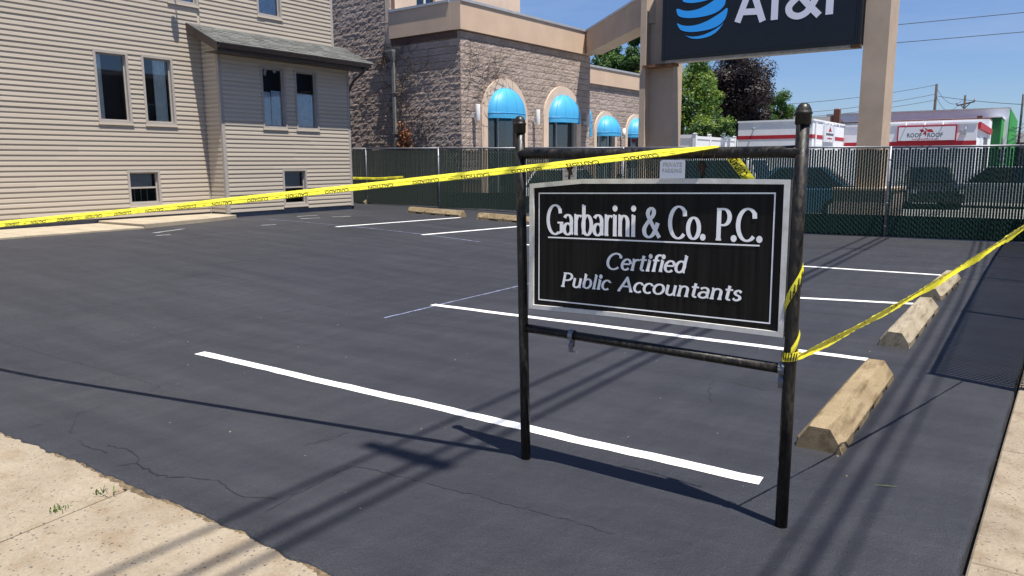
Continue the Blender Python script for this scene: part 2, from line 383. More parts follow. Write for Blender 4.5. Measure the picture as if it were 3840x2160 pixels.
def panel_mat():
    m = bpy.data.materials.new('sign_panel'); m.use_nodes = True; t = m.node_tree; n = t.nodes; l = t.links.new; b = n['Principled BSDF']
    tc = n.new('ShaderNodeTexCoord')
    mp = n.new('ShaderNodeMapping'); mp.inputs['Scale'].default_value = (46, 46, 1.6); l(tc.outputs['Object'], mp.inputs['Vector'])
    ns = n.new('ShaderNodeTexNoise'); ns.inputs['Scale'].default_value = 1.0; ns.inputs['Detail'].default_value = 6; l(mp.outputs[0], ns.inputs['Vector'])
    rp = n.new('ShaderNodeValToRGB'); e = rp.color_ramp.elements; e[0].position = 0.35; e[0].color = (0.0065, 0.0063, 0.0062, 1); e[1].position = 0.8; e[1].color = (0.021, 0.019, 0.017, 1)
    l(ns.outputs['Fac'], rp.inputs['Fac'])
    n2 = n.new('ShaderNodeTexNoise'); n2.inputs['Scale'].default_value = 24; n2.inputs['Detail'].default_value = 10; n2.inputs['Roughness'].default_value = 0.8; l(tc.outputs['Object'], n2.inputs['Vector'])
    r2 = n.new('ShaderNodeValToRGB'); r2.color_ramp.elements[0].position = 0.72; r2.color_ramp.elements[0].color = (0, 0, 0, 1); r2.color_ramp.elements[1].position = 0.76; r2.color_ramp.elements[1].color = (0.5, 0.5, 0.5, 1)
    l(n2.outputs['Fac'], r2.inputs['Fac'])
    mxx = n.new('ShaderNodeMixRGB'); mxx.inputs['Color2'].default_value = (0.13, 0.12, 0.11, 1); l(r2.outputs['Color'], mxx.inputs['Fac']); l(rp.outputs['Color'], mxx.inputs['Color1']); l(mxx.outputs['Color'], b.inputs['Base Color'])
    mr = n.new('ShaderNodeMapRange'); mr.inputs['To Min'].default_value = 0.22; mr.inputs['To Max'].default_value = 0.5; l(ns.outputs['Fac'], mr.inputs['Value']); l(mr.outputs['Result'], b.inputs['Roughness'])
    n4 = n.new('ShaderNodeTexNoise'); n4.inputs['Scale'].default_value = 5; n4.inputs['Detail'].default_value = 3; l(tc.outputs['Object'], n4.inputs['Vector'])
    bp = n.new('ShaderNodeBump'); bp.inputs['Strength'].default_value = 0.35; bp.inputs['Distance'].default_value = 0.012; l(n4.outputs['Fac'], bp.inputs['Height']); l(bp.outputs['Normal'], b.inputs['Normal'])
    b.inputs['Specular IOR Level'].default_value = 0.10
    M['sign_panel'] = m
panel_mat()
# ================================================================== GROUND
gm = MB().add([(-500, -500, -0.07), (500, -500, -0.07), (500, 700, -0.07), (-500, 700, -0.07)], [(0, 1, 2, 3)])
structure(gm.build('ground', 'ground_far'))

rng = random.Random(5)
def wob(x, seed, amp, f0):
    return amp * (math.sin(x * f0 + seed) * 0.5 + math.sin(x * f0 * 2.7 + seed * 2.1) * 0.3 + math.sin(x * f0 * 7.3 + seed * 3.7) * 0.25 + math.sin(x * f0 * 17.1 + seed) * 0.15)
def ye(x): return 1.925 + wob(x, 1.3, 0.022, 1.7) + wob(x, 4.0, 0.008, 23.0) + wob(x, 9.0, 0.006, 61.0)
def xe(y): return min(0.16, -0.117 + (y - 3.31) * 0.0384) + wob(y, 2.2, 0.008, 6.0)
xs = [-24 + 0.5 * i for i in range(33)] + [-7.5 + 0.03 * i for i in range(251)]
xs = [x for x in xs if x < -0.001] + [0.0]
ys = [0.0, 0.015, 0.04, 0.08, 0.14, 0.22, 0.32, 0.45, 0.6, 0.8, 1.0]
y = 3.1; yrows = []
while y < 7.2: yrows.append(y); y += 0.04
while y < 18.9: yrows.append(y); y += 0.3
am = MB(); nx = len(xs)
allrows = [('n', t) for t in ys] + [('y', t) for t in yrows]
# vertex rows, preceded by a skirt row
def aspt(x, row, skirt=0.0):
    kind, t = row
    yy = ye(x) + t if kind == 'n' else t
    wgt = max(0.0, min(1.0, (x + 0.6) / 0.6))
    xx = x + wgt * xe(yy)
    z = zg(xx) - skirt
    if kind == 'n': z += 0.005 * math.sin(x * 31) * math.sin(x * 13.3 + 1) * max(0.0, 1 - t / 0.12)
    return (xx, yy, z)
rows = [[aspt(x, allrows[0], 0.08) for x in xs]] + [[aspt(x, r_) for x in xs] for r_ in allrows]
for r_ in rows: am.v += r_
for j in range(len(rows) - 1):
    for i in range(nx - 1):
        a = j * nx + i; am.f.append((a, a + 1, a + nx + 1, a + nx))
b0 = len(am.v)                                  # right-hand skirt
for r_ in rows: am.v.append((r_[-1][0] + 0.004, r_[-1][1], r_[-1][2] - 0.08))
for j in range(len(rows) - 1): am.f.append((j * nx + nx - 1, b0 + j, b0 + j + 1, (j + 1) * nx + nx - 1))
lot = structure(am.build('asphalt_lot', 'asphalt', smooth=True))

def strip(pts, wd, dz, mat_, name, parent, wj=0.0, sub=0.25, endj=0.0):
    P = []
    for a, b in zip(pts[:-1], pts[1:]):
        n = max(1, int((b - a).length / sub))
        P += [a.lerp(b, i / n) for i in range(n)]
    P.append(pts[-1]); m = MB(); vs = []
    for i, p in enumerate(P):
        t = (P[min(i + 1, len(P) - 1)] - P[max(i - 1, 0)]); t.z = 0; t.normalize(); s = Vector((-t.y, t.x, 0))
        ww = wd * 0.5 * (1 + wj * rng.uniform(-1, 1))
        w2 = wd * 0.5 * (1 + wj * rng.uniform(-1, 1))
        for q in (p + s * ww, p - s * w2): vs.append((q.x, q.y, zg(q.x) + dz))
    m.add(vs, [(2 * i, 2 * i + 1, 2 * i + 3, 2 * i + 2) for i in range(len(P) - 1)])
    for f in range(len(m.f)): m.f[f] = m.f[f][::-1]
    return m.build(name, mat_, parent)
def wavy(a, b, amp, n, seed):
    out = []
    for i in range(n + 1):
        p = a.lerp(b, i / n); q = p.copy(); q.y += wob(i * 0.35, seed, amp, 1.0); out.append(q)
    return out
lineL = [(748, 1324, 2852, 1807), (1622, 1143, 3253, 1349), (2100, 1072, 3435, 1140), (1972, 917, 3532, 1032)]
for i, (a, b, c, d) in enumerate(lineL):
    strip(wavy(G(a, b), G(c, d), 0.010, 40, i * 1.7), 0.102, 0.003, 'paint', 'parking_line', lot, 0.05, 0.08)
for i, (a, b, c, d) in enumerate([(1260, 851, 1725, 816), (1583, 881, 2000, 845)]):
    strip(wavy(G(a, b), G(c, d), 0.006, 20, i), 0.10, 0.0034, 'paint', 'parking_line', lot, 0.04, 0.2)
strip(wavy(G(1440, 1193), G(1985, 1063), 0.01, 20, 2), 0.032, 0.0024, 'chalk', 'chalk_line', lot, 0.5, 0.1)
strip(wavy(G(997, 822), G(1800, 907), 0.01, 20, 3), 0.032, 0.0026, 'chalk', 'chalk_line', lot, 0.5, 0.15)
for q in [((575, 874), (690, 858)), ((585, 884), (640, 880)), ((1115, 812), (1190, 807)), ((1125, 821), (1200, 817)), ((1245, 813), (1315, 811)), ((980, 845), (1035, 842))]:
    strip([G(*q[0]), G(*q[1])], 0.09, 0.0022, 'old_paint', 'worn_paint', lot, 0.3, 0.1)

def crackline(pl, sc, ox, oy, wd):
    P = [G(ox + x * sc, oy + y * sc) for x, y in pl]; out = [P[0]]
    for a, b in zip(P[:-1], P[1:]):
        n = max(2, int((b - a).length / 0.035))
        for i in range(1, n + 1):
            p = a.lerp(b, i / n); out.append(Vector((p.x + rng.gauss(0, 0.007), p.y + rng.gauss(0, 0.007), p.z)))
    strip(out, wd * 0.65, 0.0018, 'crack', 'crack', lot, 0.85, 9)
s6, s7 = 0.6626, 0.7315
for pl, wd in [([(0, 115), (310, 210), (430, 240), (640, 295), (790, 340), (910, 380), (800, 420), (560, 490), (440, 530), (400, 640)], 0.004),
               ([(450, 680), (480, 715), (610, 750)], 0.009), ([(650, 830), (720, 822), (770, 812), (790, 785), (735, 740), (600, 705)], 0.008),
               ([(770, 812), (815, 838), (860, 860), (910, 880)], 0.017), ([(910, 880), (950, 890), (1040, 890)], 0.012), ([(1040, 890), (1240, 910), (1370, 1000), (1560, 1010)], 0.006),
               ([(1500, 1090), (1640, 1010), (1880, 880), (1990, 830), (2113, 850)], 0.005), ([(1720, 715), (1850, 670), (1970, 640)], 0.004), ([(155, 615), (230, 590)], 0.005)]:
    crackline(pl, s6, 0, 1200, wd)
for pl, wd in [([(540, 885), (700, 910), (860, 950), (1050, 1000), (1180, 1030), (1300, 1065), (1420, 1100), (1640, 1150), (1914, 1230)], 0.005),
               ([(850, 150), (940, 160), (1100, 175), (1200, 195), (1350, 205)], 0.006), ([(560, 715), (480, 745), (380, 775)], 0.004), ([(100, 115), (300, 85), (520, 60)], 0.005)]:
    crackline(pl, s7, 900, 1100, wd)
crackline([(1680, 630), (1620, 700), (1640, 800), (1630, 870)], 0.357, 2080, 1200, 0.004)
crackline([(1830, 650), (1990, 690), (2230, 745)], 0.357, 2080, 1200, 0.004)
crackline([(0, 560), (160, 545), (330, 575), (420, 590)], 0.6, 700, 700, 0.010)
crackline([(1140, 155), (1300, 160), (1420, 168), (1512, 178)], 0.6213, 2900, 950, 0.012)

# --- pavement in the street, two visible slabs and the ones that go on beyond the frame
side = bpy.data.objects.new('street_sidewalk', None); COL.objects.link(side); structure(side); side.location = (-3.7, 1.2, 0)
def slab(poly, z0, z1, mat_, name, parent, ch=0.012):
    c = sum((Vector(p) for p in poly), Vector((0, 0))) / len(poly); n = len(poly); m = MB()
    outer = [Vector(p) for p in poly]; inner = [p + (c - p).normalized() * ch * 1.4 for p in outer]
    m.add([(p.x, p.y, z0) for p in outer] + [(p.x, p.y, z1 - ch) for p in outer] + [(p.x, p.y, z1) for p in inner],
          [(i, (i + 1) % n, n + (i + 1) % n, n + i) for i in range(n)] + [(n + i, n + (i + 1) % n, 2 * n + (i + 1) % n, 2 * n + i) for i in range(n)] + [tuple(range(2 * n, 3 * n))])
    return m.build(name, mat_, parent)
ja, jb = G(487, 1820), G(252, 1916)
dj = (jb - ja); dj /= abs(dj.y); jc = ja + dj * 1.6; jt = ja - dj * 0.10
E2 = lambda a: (a.x, a.y)
slab([(-5.75, 2.05), (jc.x - 1.9, 0.35), E2(jc - V(0.011, 0, 0)), (jt.x - 0.011, 2.05)], -0.1, -0.009, 'walk', 'slab', side)
slab([(jt.x + 0.011, 2.05), (jc.x + 0.011, jc.y), (jc.x + 1.9, 0.35), (-2.05, 2.05)], -0.1, -0.010, 'walk', 'slab', side, 0.010)
slab([(-7.6, 2.05), (jc.x - 3.8, 0.35), (jc.x - 1.912, 0.35), (-5.762, 2.05)], -0.1, -0.011, 'walk', 'slab', side)
slab([(-2.038, 2.05), (jc.x + 1.912, 0.35), (0.2, 0.35), (0.2, 2.05)], -0.1, -0.012, 'walk', 'slab', side)
# dirt and grit gathered along the broken asphalt edge
dm = MB(); vs = []
N = 420
for i in range(N):
    x = -5.8 + 4.0 * i / (N - 1); yy = ye(x)
    wd = max(0.0, 0.012 + wob(x, 0.7, 0.03, 3.1) + rng.uniform(-0.004, 0.006))
    zz = -0.008
    vs += [(x, yy + 0.03, zz - 0.004), (x, yy - wd * 0.4, zz + 0.006 * min(1, wd / 0.015) - 0.001), (x, yy - wd - rng.uniform(0, 0.004), zz - 0.004)]
dm.add(vs, [q for i in range(N - 1) for q in ((3 * i, 3 * i + 1, 3 * i + 4, 3 * i + 3), (3 * i + 1, 3 * i + 2, 3 * i + 5, 3 * i + 4))])
o = dm.build('gutter_dirt', 'dirt', smooth=True); tag(o, 'brown grit lying along the broken asphalt edge at the pavement', 'dirt'); o['kind'] = 'stuff'

# --- concrete strip on the right
strip_e = bpy.data.objects.new('side_pavement', None); COL.objects.link(strip_e); structure(strip_e); strip_e.location = (1, 5, 0)
yy = 1.9
while yy < 19:
    y1 = yy + 1.52
    xa, xb = xe(yy) + 0.024, xe(y1) + 0.024
    slab([(xa, yy), (2.2, yy), (2.2, y1 - 0.012), (xb, y1 - 0.012)], -0.12, 0.022 + rng.uniform(-0.002, 0.004), 'side_concrete', 'slab', strip_e, 0.007)
    yy = y1

sl = MB().box(-7.4, 0.3, 0.4, 2.1, -0.069, -0.05); sl.box(-0.2, 0.35, 1.9, 18.8, -0.0685, -0.045)
structure(sl.build('soil_bed', 'crack'))
# --- walkway beside the house
XW, XB = -17.08, -16.43
hw = bpy.data.objects.new('house_walkway', None); COL.objects.link(hw); structure(hw); hw.location = (-16, 8, 0.34)
edges = [2.0, 3.45, 4.9, 6.35, 7.55, 8.62]
for a, b in zip(edges[:-1], edges[1:]):
    slab([(XW + 0.02, a), (-15.22, a), (-15.2, b - 0.014), (XW + 0.02, b - 0.014)], 0.1, 0.375, 'house_walk', 'slab', hw)
slab([(XW + 0.02, 8.62), (-15.28, 8.66), (-15.72, 10.6), (-16.05, 11.44), (XW + 0.02, 11.45)], 0.1, 0.43, 'house_walk', 'slab', hw)

# ================================================================== HOUSE
house = thing('siding_house', 'tan vinyl sided house with a shed-roofed bay beside the parking lot', 'house', (XW, 11, 0.34))
ROW = 0.1068
prof = [(0, 0.012), (0.0225, 0.0), (0.0230, 0.006), (0.0212, 0.063), (0.0040, 0.0690), (0.0010, ROW + 0.010), (0, ROW + 0.010)]
def board_mesh():
    me = bpy.data.meshes.new('siding_board'); n = len(prof)
    v = [(x, -0.5, z) for x, z in prof] + [(x, 0.5, z) for x, z in prof]
    f = [(i, i + 1, n + i + 1, n + i) for i in range(n - 1)] + [tuple(range(n))[::-1], tuple(range(n, 2 * n))]
    f = [q[::-1] for q in f]
    me.from_pydata(v, [], f); me.update(); me.materials.append(M['siding']); return me
BM = board_mesh()
nb = [0]
def boards(X, y0, y1, z0, z1, holes, parent, axis='Y', split=3.6):
    z = z0; k = 0
    while z < z1 - 0.02:
        segs = [(y0, y1)]
        for (ha, hb, hz0, hz1) in holes:
            if z + ROW * 0.7 > hz0 and z + ROW * 0.3 < hz1:
                ns = []
                for a, b in segs:
                    if hb <= a or ha >= b: ns.append((a, b))
                    else:
                        if ha - a > 0.03: ns.append((a, ha))
                        if b - hb > 0.03: ns.append((hb, b))
                segs = ns
        for a, b in segs:
            cuts = [a, b]
            if b - a > split: c = a + (b - a) * rng.uniform(0.3, 0.7); cuts = [a, c, b]
            for ca, cb in zip(cuts[:-1], cuts[1:]):
                s = (rng.choice((0.78, 0.95, 1.0, 1.05, 1.15)), cb - ca, 1)
                if axis == 'Y': link('siding_board', BM, None, parent, ((X, (ca + cb) / 2, z)), scale=s)
                else: link('siding_board', BM, None, parent, (((ca + cb) / 2, X, z)), rot=(0, 0, R(-90)), scale=s)
                nb[0] += 1
        z += ROW; k += 1
YC0, YC1 = 11.47, 15.66               # bay
YH1 = 15.75                           # right-hand corner of the house
YH0 = 3.0
ZT = 6.9
MAINW = [(8.83, 9.60, 2.54, 4.13), (9.91, 10.68, 2.54, 4.13), (9.36, 10.15, 0.69, 1.53), (10.68, 11.47, 5.38, 6.75), (13.17, 13.96, 5.44, 6.75)]
BAYW = [(12.66, 13.43, 2.53, 4.12), (13.73, 14.51, 2.53, 4.12), (13.18, 13.99, 0.52, 1.52)]
ZS = 0.475
# wall cores with real openings
def wall_core(X, dep, y0, y1, z0, z1, holes, name):
    m = MB(); zs = sorted({z0, z1} | {h[2] for h in holes} | {h[3] for h in holes}); yc = sorted({y0, y1} | {h[0] for h in holes} | {h[1] for h in holes})
    for za, zb in zip(zs[:-1], zs[1:]):
        run = None
        for ya, yb in zip(yc[:-1], yc[1:]):
            if ya < y0 or yb > y1 or za < z0 or zb > z1: continue
            hole = any(h[0] < (ya + yb) / 2 < h[1] and h[2] < (za + zb) / 2 < h[3] for h in holes)
            if hole:
                if run: m.box(X - dep, X, run[0], run[1], za, zb); run = None
            else: run = (run[0], yb) if run else (ya, yb)
        if run: m.box(X - dep, X, run[0], run[1], za, zb)
    return m.build(name, 'siding', house)
wall_core(XW - 0.002, 0.15, YH0, YH1 - 0.02, ZS + 0.02, ZT, MAINW, 'wall')
wall_core(XB - 0.002, 0.15, YC0 + 0.02, YC1 - 0.02, ZS + 0.02, 4.44, BAYW, 'wall')
MB().box(XW - 0.1, XB - 0.155, YC0 + 0.003, YC0 + 0.12, ZS + 0.02, 4.55).build('wall', 'siding', house)
MB().box(XW - 0.1, XB - 0.155, YC1 - 0.12, YC1 - 0.003, ZS + 0.02, 4.55).build('wall', 'siding', house)
MB().box(XW - 7, XW - 0.16, YH1 - 0.15, YH1 - 0.021, 0.2, ZT).build('wall', 'siding', house)
boards(XW, YH0, YC0 - 0.05, ZS, ZT - 0.4, MAINW, house)
boards(XW, YC0 + 0.02, YH1 - 0.075, 4.98, ZT - 0.4, MAINW, house)
boards(XB, YC0 + 0.072, YC1 - 0.072, ZS - 0.01, 4.42, BAYW, house)
boards(YC0, XW + 0.04, XB - 0.062, ZS, 4.75, [], house, axis='X')
# corner posts
def cpost(x0, x1, y0, y1, z0, z1): MB().box(x0, x1, y0, y1, z0, z1).build('corner_post', 'trim', house)
MB().prism([(XB - 0.06, YC0 - 0.018, ZS - 0.03), (XB + 0.02, YC0 - 0.018, ZS - 0.03), (XB + 0.02, YC0 + 0.07, ZS - 0.03), (XB + 0.003, YC0 + 0.07, ZS - 0.03), (XB + 0.003, YC0 - 0.001, ZS - 0.03), (XB - 0.06, YC0 - 0.001, ZS - 0.03)], (0, 0, 3.98)).build('corner_post', 'trim', house)
cpost(XB - 0.06, XB + 0.02, YC1 - 0.07, YC1 + 0.018, ZS - 0.03, 4.43)
cpost(XW - 0.05, XW + 0.02, YH1 - 0.073, YH1 + 0.018, 4.9, ZT)
cpost(XW - 0.01, XW + 0.035, YC0 - 0.048, YC0 - 0.016, ZS - 0.02, 4.7)
# foundation
MB().box(XW - 0.2, XW - 0.025, YH0, YC0 + 0.05, 0.1, ZS + 0.02).build('foundation', 'foundation', house)
MB().box(XW - 0.2, XB - 0.025, YC0 + 0.03, YC1 - 0.01, 0.1, ZS + 0.015).build('foundation', 'foundation', house)
# windows
def window(X, y0, y1, z0, z1, style, sunk=0.0):
    m = MB(); fw = 0.055
    m.box(X - 0.1, X + 0.034, y0, y0 + fw, z0, z1); m.box(X - 0.1, X + 0.034, y1 - fw, y1, z0, z1)
    m.box(X - 0.1, X + 0.034, y0 + fw, y1 - fw, z1 - fw, z1); m.box(X - 0.1, X + 0.030, y0 + fw, y1 - fw, z0 + 0.03, z0 + 0.03 + fw)
    fr = m.build('window', 'trim', house)
    MB().box(X - 0.1, X + 0.052, y0 - 0.012, y1 + 0.012, z0 - 0.012, z0 + 0.028).build('sill', 'siding', fr)
    a, b, c, d = y0 + fw, y1 - fw, z0 + 0.03 + fw, z1 - fw
    MB().add([(X - 0.058, a, c), (X - 0.058, b, c), (X - 0.058, b, d), (X - 0.058, a, d)], [(0, 1, 2, 3)]).build('pane', 'pane', fr)
    s = MB()
    s.box(X - 0.07, X - 0.045, a, a + 0.03, c, d); s.box(X - 0.07, X - 0.045, b - 0.03, b, c, d); s.box(X - 0.07, X - 0.044, a + 0.03, b - 0.03, d - 0.03, d); s.box(X - 0.07, X - 0.044, a + 0.03, b - 0.03, c, c + 0.03)
    if style in ('blind', 'grid'):
        zm = (c + d) / 2; s.box(X - 0.07, X - 0.040, a + 0.03, b - 0.03, zm - 0.02, zm + 0.02)
    s.build('sash', 'trim', fr)
    bx = MB(); q = X - 0.55           # dark room behind
    bx.add([(X - 0.155, a - 0.3, c - 0.3), (X - 0.155, b + 0.3, c - 0.3), (X - 0.155, b + 0.3, d + 0.2), (X - 0.155, a - 0.3, d + 0.2), (q, a - 0.3, c - 0.3), (q, b + 0.3, c - 0.3), (q, b + 0.3, d + 0.2), (q, a - 0.3, d + 0.2)],
           [(4, 5, 6, 7), (0, 1, 5, 4), (1, 2, 6, 5), (2, 3, 7, 6), (3, 0, 4, 7)])
    bx.build('room', 'interior', fr)
    def drape(ya, yb, zb, zt, mm, dep, waves):
        dm = MB(); n = max(6, int((yb - ya) / 0.012)); vs = []
        for i in range(n + 1):
            t = i / n; x = X - dep + 0.012 * math.sin(t * waves * 2 * math.pi)
            vs += [(x, ya + (yb - ya) * t, zb), (x, ya + (yb - ya) * t, zt)]
        dm.add(vs, [(2 * i, 2 * i + 2, 2 * i + 3, 2 * i + 1) for i in range(n)]); dm.build('curtain', mm, fr, smooth=True)
    wv = (b - a)
    if style == 'left': drape(a, a + wv * 0.22, c, d, 'curtain', 0.076, 3)
    if style == 'right': drape(a + wv * 0.40, a + wv * 0.86, c, d, 'curtain', 0.076, 4)
    if style == 'lace': drape(a, b, c, c + (d - c) * 0.62, 'lace', 0.095, 7)
    if style == 'lace2': drape(a, a + wv * 0.45, c, c + (d - c) * 0.60, 'lace', 0.095, 3); drape(a + wv * 0.5, b, c, c + (d - c) * 0.63, 'lace', 0.10, 3)
    if style in ('blind', 'grid'):
        bl = MB(); z = c + (d - c) * 0.52
        while z < d: bl.box(X - 0.10, X - 0.088, a + 0.02, b - 0.10, z, z + 0.016); z += 0.026
        bl.build('blind', 'blind', fr, kind='stuff')
        if style == 'grid':
            gb = MB()
            for i in range(3): yy_ = a + wv * (0.2 + 0.22 * i); gb.box(X - 0.085, X - 0.075, yy_ - 0.006, yy_ + 0.006, c + 0.04, (c + d) / 2 - 0.02)
            gb.build('muntin', 'trim', fr)
    return fr
for h, st in zip(MAINW, ('left', 'right', 'grid', 'lace', 'lace')): window(XW, *h, st)
for h, st in zip(BAYW, ('lace2', 'lace', 'blind')): window(XB, *h, st)
# bay roof
YR0, YR1 = 11.12, 16.02; XE = XB + 0.50; ZE, ZR = 4.455, 4.985
roof = MB().prism([(XW + 0.02, YR0, ZR - 0.09), (XE, YR0, ZE - 0.09), (XE, YR0, ZE), (XW + 0.02, YR0, ZR)], (0, YR1 - YR0, 0)).build('roof', 'brown_metal', house)
sd = Vector((XE - XW - 0.02, 0, ZE - ZR)); sl_ = sd.length; sd /= sl_; nn = Vector((-sd.z, 0, sd.x)) * 1; nn = Vector((0.42, 0, 0.9)) if nn.z == 0 else (nn if nn.z > 0 else -nn)
shm = [bpy.data.meshes.new('shingle') for _ in range(3)]
for i, me in enumerate(shm):
    wdt = (0.30, 0.27, 0.29)[i]; t = (0.010, 0.014, 0.008)[i]
    me.from_pydata([(0, 0, 0), (0.17, 0, 0), (0.17, wdt, 0), (0, wdt, 0), (0, 0, 0.003), (0.17, 0, t), (0.17, wdt, t), (0, wdt, 0.003)],
                   [], [(0, 3, 2, 1), (4, 5, 6, 7), (0, 1, 5, 4), (1, 2, 6, 5), (2, 3, 7, 6), (3, 0, 4, 7)]); me.update(); me.materials.append(M['shingle'])
ang = math.atan2(-sd.z, sd.x)
nrow = 9; rl = sl_ / nrow
for j in range(nrow):
    yy = YR0 - 0.01 - rng.uniform(0, 0.2); 
    while yy < YR1 - 0.05:
        k = rng.randrange(3); wdt = (0.30, 0.27, 0.29)[k]
        p = Vector((XW + 0.02, max(yy, YR0 - 0.015), ZR)) + sd * (j * rl - 0.012) + nn * 0.004
        sy = 1.0 if yy >= YR0 - 0.015 else max(0.2, (yy + wdt - YR0) / wdt)
        if yy + wdt > YR0 + 0.03: link('shingle', shm[k], None, roof, p, rot=(0, ang, 0), scale=(1, sy * 0.985, 1))
        yy += wdt
gut = MB().prism([(XE, YR0 + 0.0, ZE - 0.13), (XE + 0.085, YR0, ZE - 0.13), (XE + 0.115, YR0, ZE - 0.03), (XE + 0.115, YR0, ZE - 0.012), (XE + 0.10, YR0, ZE - 0.012), (XE + 0.075, YR0, ZE - 0.115), (XE, YR0, ZE - 0.115)], (0, YR1 - YR0, 0)).build('gutter', 'brown_metal', house)
MB().prism([(XW + 0.02, YR0 - 0.025, ZR - 0.20), (XE + 0.02, YR0 - 0.025, ZE - 0.20), (XE + 0.02, YR0 - 0.025, ZE - 0.012), (XW + 0.02, YR0 - 0.025, ZR - 0.012)], (0, 0.024, 0)).build('rake_board', 'brown_metal', house)
MB().box(XE - 0.03, XE - 0.002, YR0, YR1, ZE - 0.20, ZE - 0.095).build('fascia', 'brown_metal', house)
MB().box(XB - 0.02, XE - 0.031, YR0, YR1, ZE - 0.198, ZE - 0.185).build('soffit', 'brown_metal', house)
MB().tube([(XE + 0.04, YR1 - 0.22, ZE - 0.12), (XE + 0.02, YR1 - 0.22, ZE - 0.24), (XB + 0.2, YR1 - 0.3, ZE - 0.46), (XB + 0.06, YC1 + 0.05, ZE - 0.62), (XB - 0.08, YC1 + 0.07, ZE - 0.8), (XB - 0.08, YC1 + 0.07, 0.35)], 0.038, 8).build('downspout', 'brown_metal', house, smooth=True)
# flood lamp above the frame whose shadow falls on the wall
lp = onX(657, 125, XW); tt = 0.36 / SUN.x; lc = lp + SUN * tt
fl = thing('wall_lamp', 'flood lamp on a bent arm high on the tan house wall', 'lamp', (XW + 0.014, lc.y + 0.05, lc.z + 0.42))
MB().tube([(XW + 0.014, lc.y + 0.10, lc.z + 0.42), (XW + 0.18, lc.y + 0.09, lc.z + 0.44), (lc.x, lc.y + 0.07, lc.z + 0.14)], 0.016, 8).build('arm', 'brown_metal', fl)
MB().lathe([(0.03, 0.12), (0.09, 0.06), (0.085, -0.0), (0.08, -0.06), (0.03, -0.1)][::-1], lc, 14).build('lamp_head', 'brown_metal', fl)
# ================================================================== CHAIN LINK FENCE
FP = [(-21.2, 18.0), (-17.95, 17.78), (-14.69, 17.52), (-11.75, 17.69), (-8.80, 17.86), (-5.65, 18.05), (-2.64, 18.22), (0.22, 18.36)]
FQ = [(0.13, 6.36), (0.14, 9.4), (0.16, 12.4), (0.19, 15.4)]
def ftop(x): return 1.94 + 0.0125 * max(0.0, -x - 2.6)
fence = thing('chain_link_fence', 'tall chain link fence with dark green slats round the back of the lot', 'fence', (-8.8, 17.9, 0.1))
def fpost(x, y, z0, z1):
    p = MB().tube([(x, y, z0 - 0.1), (x, y, z1 + 0.02)], 0.03, 10).build('post', 'galv', fence, smooth=True)
    c = MB()
    for zz in (0.12, 0.38, 0.62, 0.86): c.lathe([(0.031, 0), (0.036, 0.004), (0.036, 0.018), (0.031, 0.022)], (x, y, z0 + (z1 - z0) * zz), 10)
    c.build('tie_band', 'galv', p)
for x, y in FP: fpost(x, y, zg(x), ftop(x))
for x, y in FQ: fpost(x, y, 0.02, 2.03)
def span(a, b, za, zb, ta, tb, scr, sw_=0.0405):
    a = Vector((*a, 0)); b = Vector((*b, 0)); d = b - a; Ln = d.length; d /= Ln; n = Vector((d.y, -d.x, 0))
    if n.dot(Vector((0, 0, 0)) - a) < 0: n = -n                  # towards the camera
    zl = lambda s: za + (zb - za) * s / Ln
    zt = lambda s: ta + (tb - ta) * s / Ln
    MB().tube([a + V(0, 0, ta), b + V(0, 0, tb)], 0.022, 8).build('top_rail', 'galv', fence, smooth=True)
    sm = MB(); s = 0.05
    while s < Ln - 0.04:
        p = a + d * s; j = rng.uniform(-0.004, 0.004)
        sm.obox(p - d * sw_ * 0.5 + n * (0.006 + j) + V(0, 0, zl(s) + 0.05 + rng.uniform(-0.015, 0.015)), d * sw_, -n * 0.006, V(0, 0, zt(s) - zl(s) - 0.09 + rng.uniform(-0.02, 0.015))); s += 0.0535
    sm.build('slat', 'slat', fence, kind='stuff')
    wm = MB(); H_ = ta - za - 0.03; pit = 0.107
    k = -int(H_ / pit) - 1
    while k * pit < Ln:
        for sg in (1, -1):
            s0 = k * pit; s1 = s0 + H_
            c0, c1 = max(0.0, s0), min(Ln, s1)
            if c1 - c0 < 0.02: continue
            f0, f1 = (c0 - s0) / H_, (c1 - s0) / H_
            if sg < 0: f0, f1 = 1 - f0, 1 - f1
            off = n * (0.013 if sg > 0 else 0.017)
            P0 = a + d * c0 + off; P1 = a + d * c1 + off
            P0.z = zl(c0) + 0.03 + (zt(c0) - zl(c0) - 0.03) * f0; P1.z = zl(c1) + 0.03 + (zt(c1) - zl(c1) - 0.03) * f1
            wm.tube([P0, P1], 0.0024, 3, False)
        k += 1
    wm.build('wire_mesh', 'wire_green', fence, kind='stuff')
    if scr: MB().obox(a - n * 0.02 + V(0, 0, za + 0.02), d * Ln, -n * 0.004, V(0, 0, scr)).build('low_backing', 'dark_backing', fence)  # dark green sheet behind the lowest part of the fence
scrs = [0.75, 0.72, 0.46, 0.46, 0.46, 0.46, 0.46]
for (p, q, sc_) in zip(FP[:-1], FP[1:], scrs): span(p, q, zg(p[0]), zg(q[0]), ftop(p[0]), ftop(q[0]), sc_)
FQ2 = FQ + [FP[-1]]
for p, q in zip(FQ2[:-1], FQ2[1:]): span(p, q, 0.02, 0.02, 2.03, 2.03 if q is not FP[-1] else ftop(0.2), 0, 0.028)

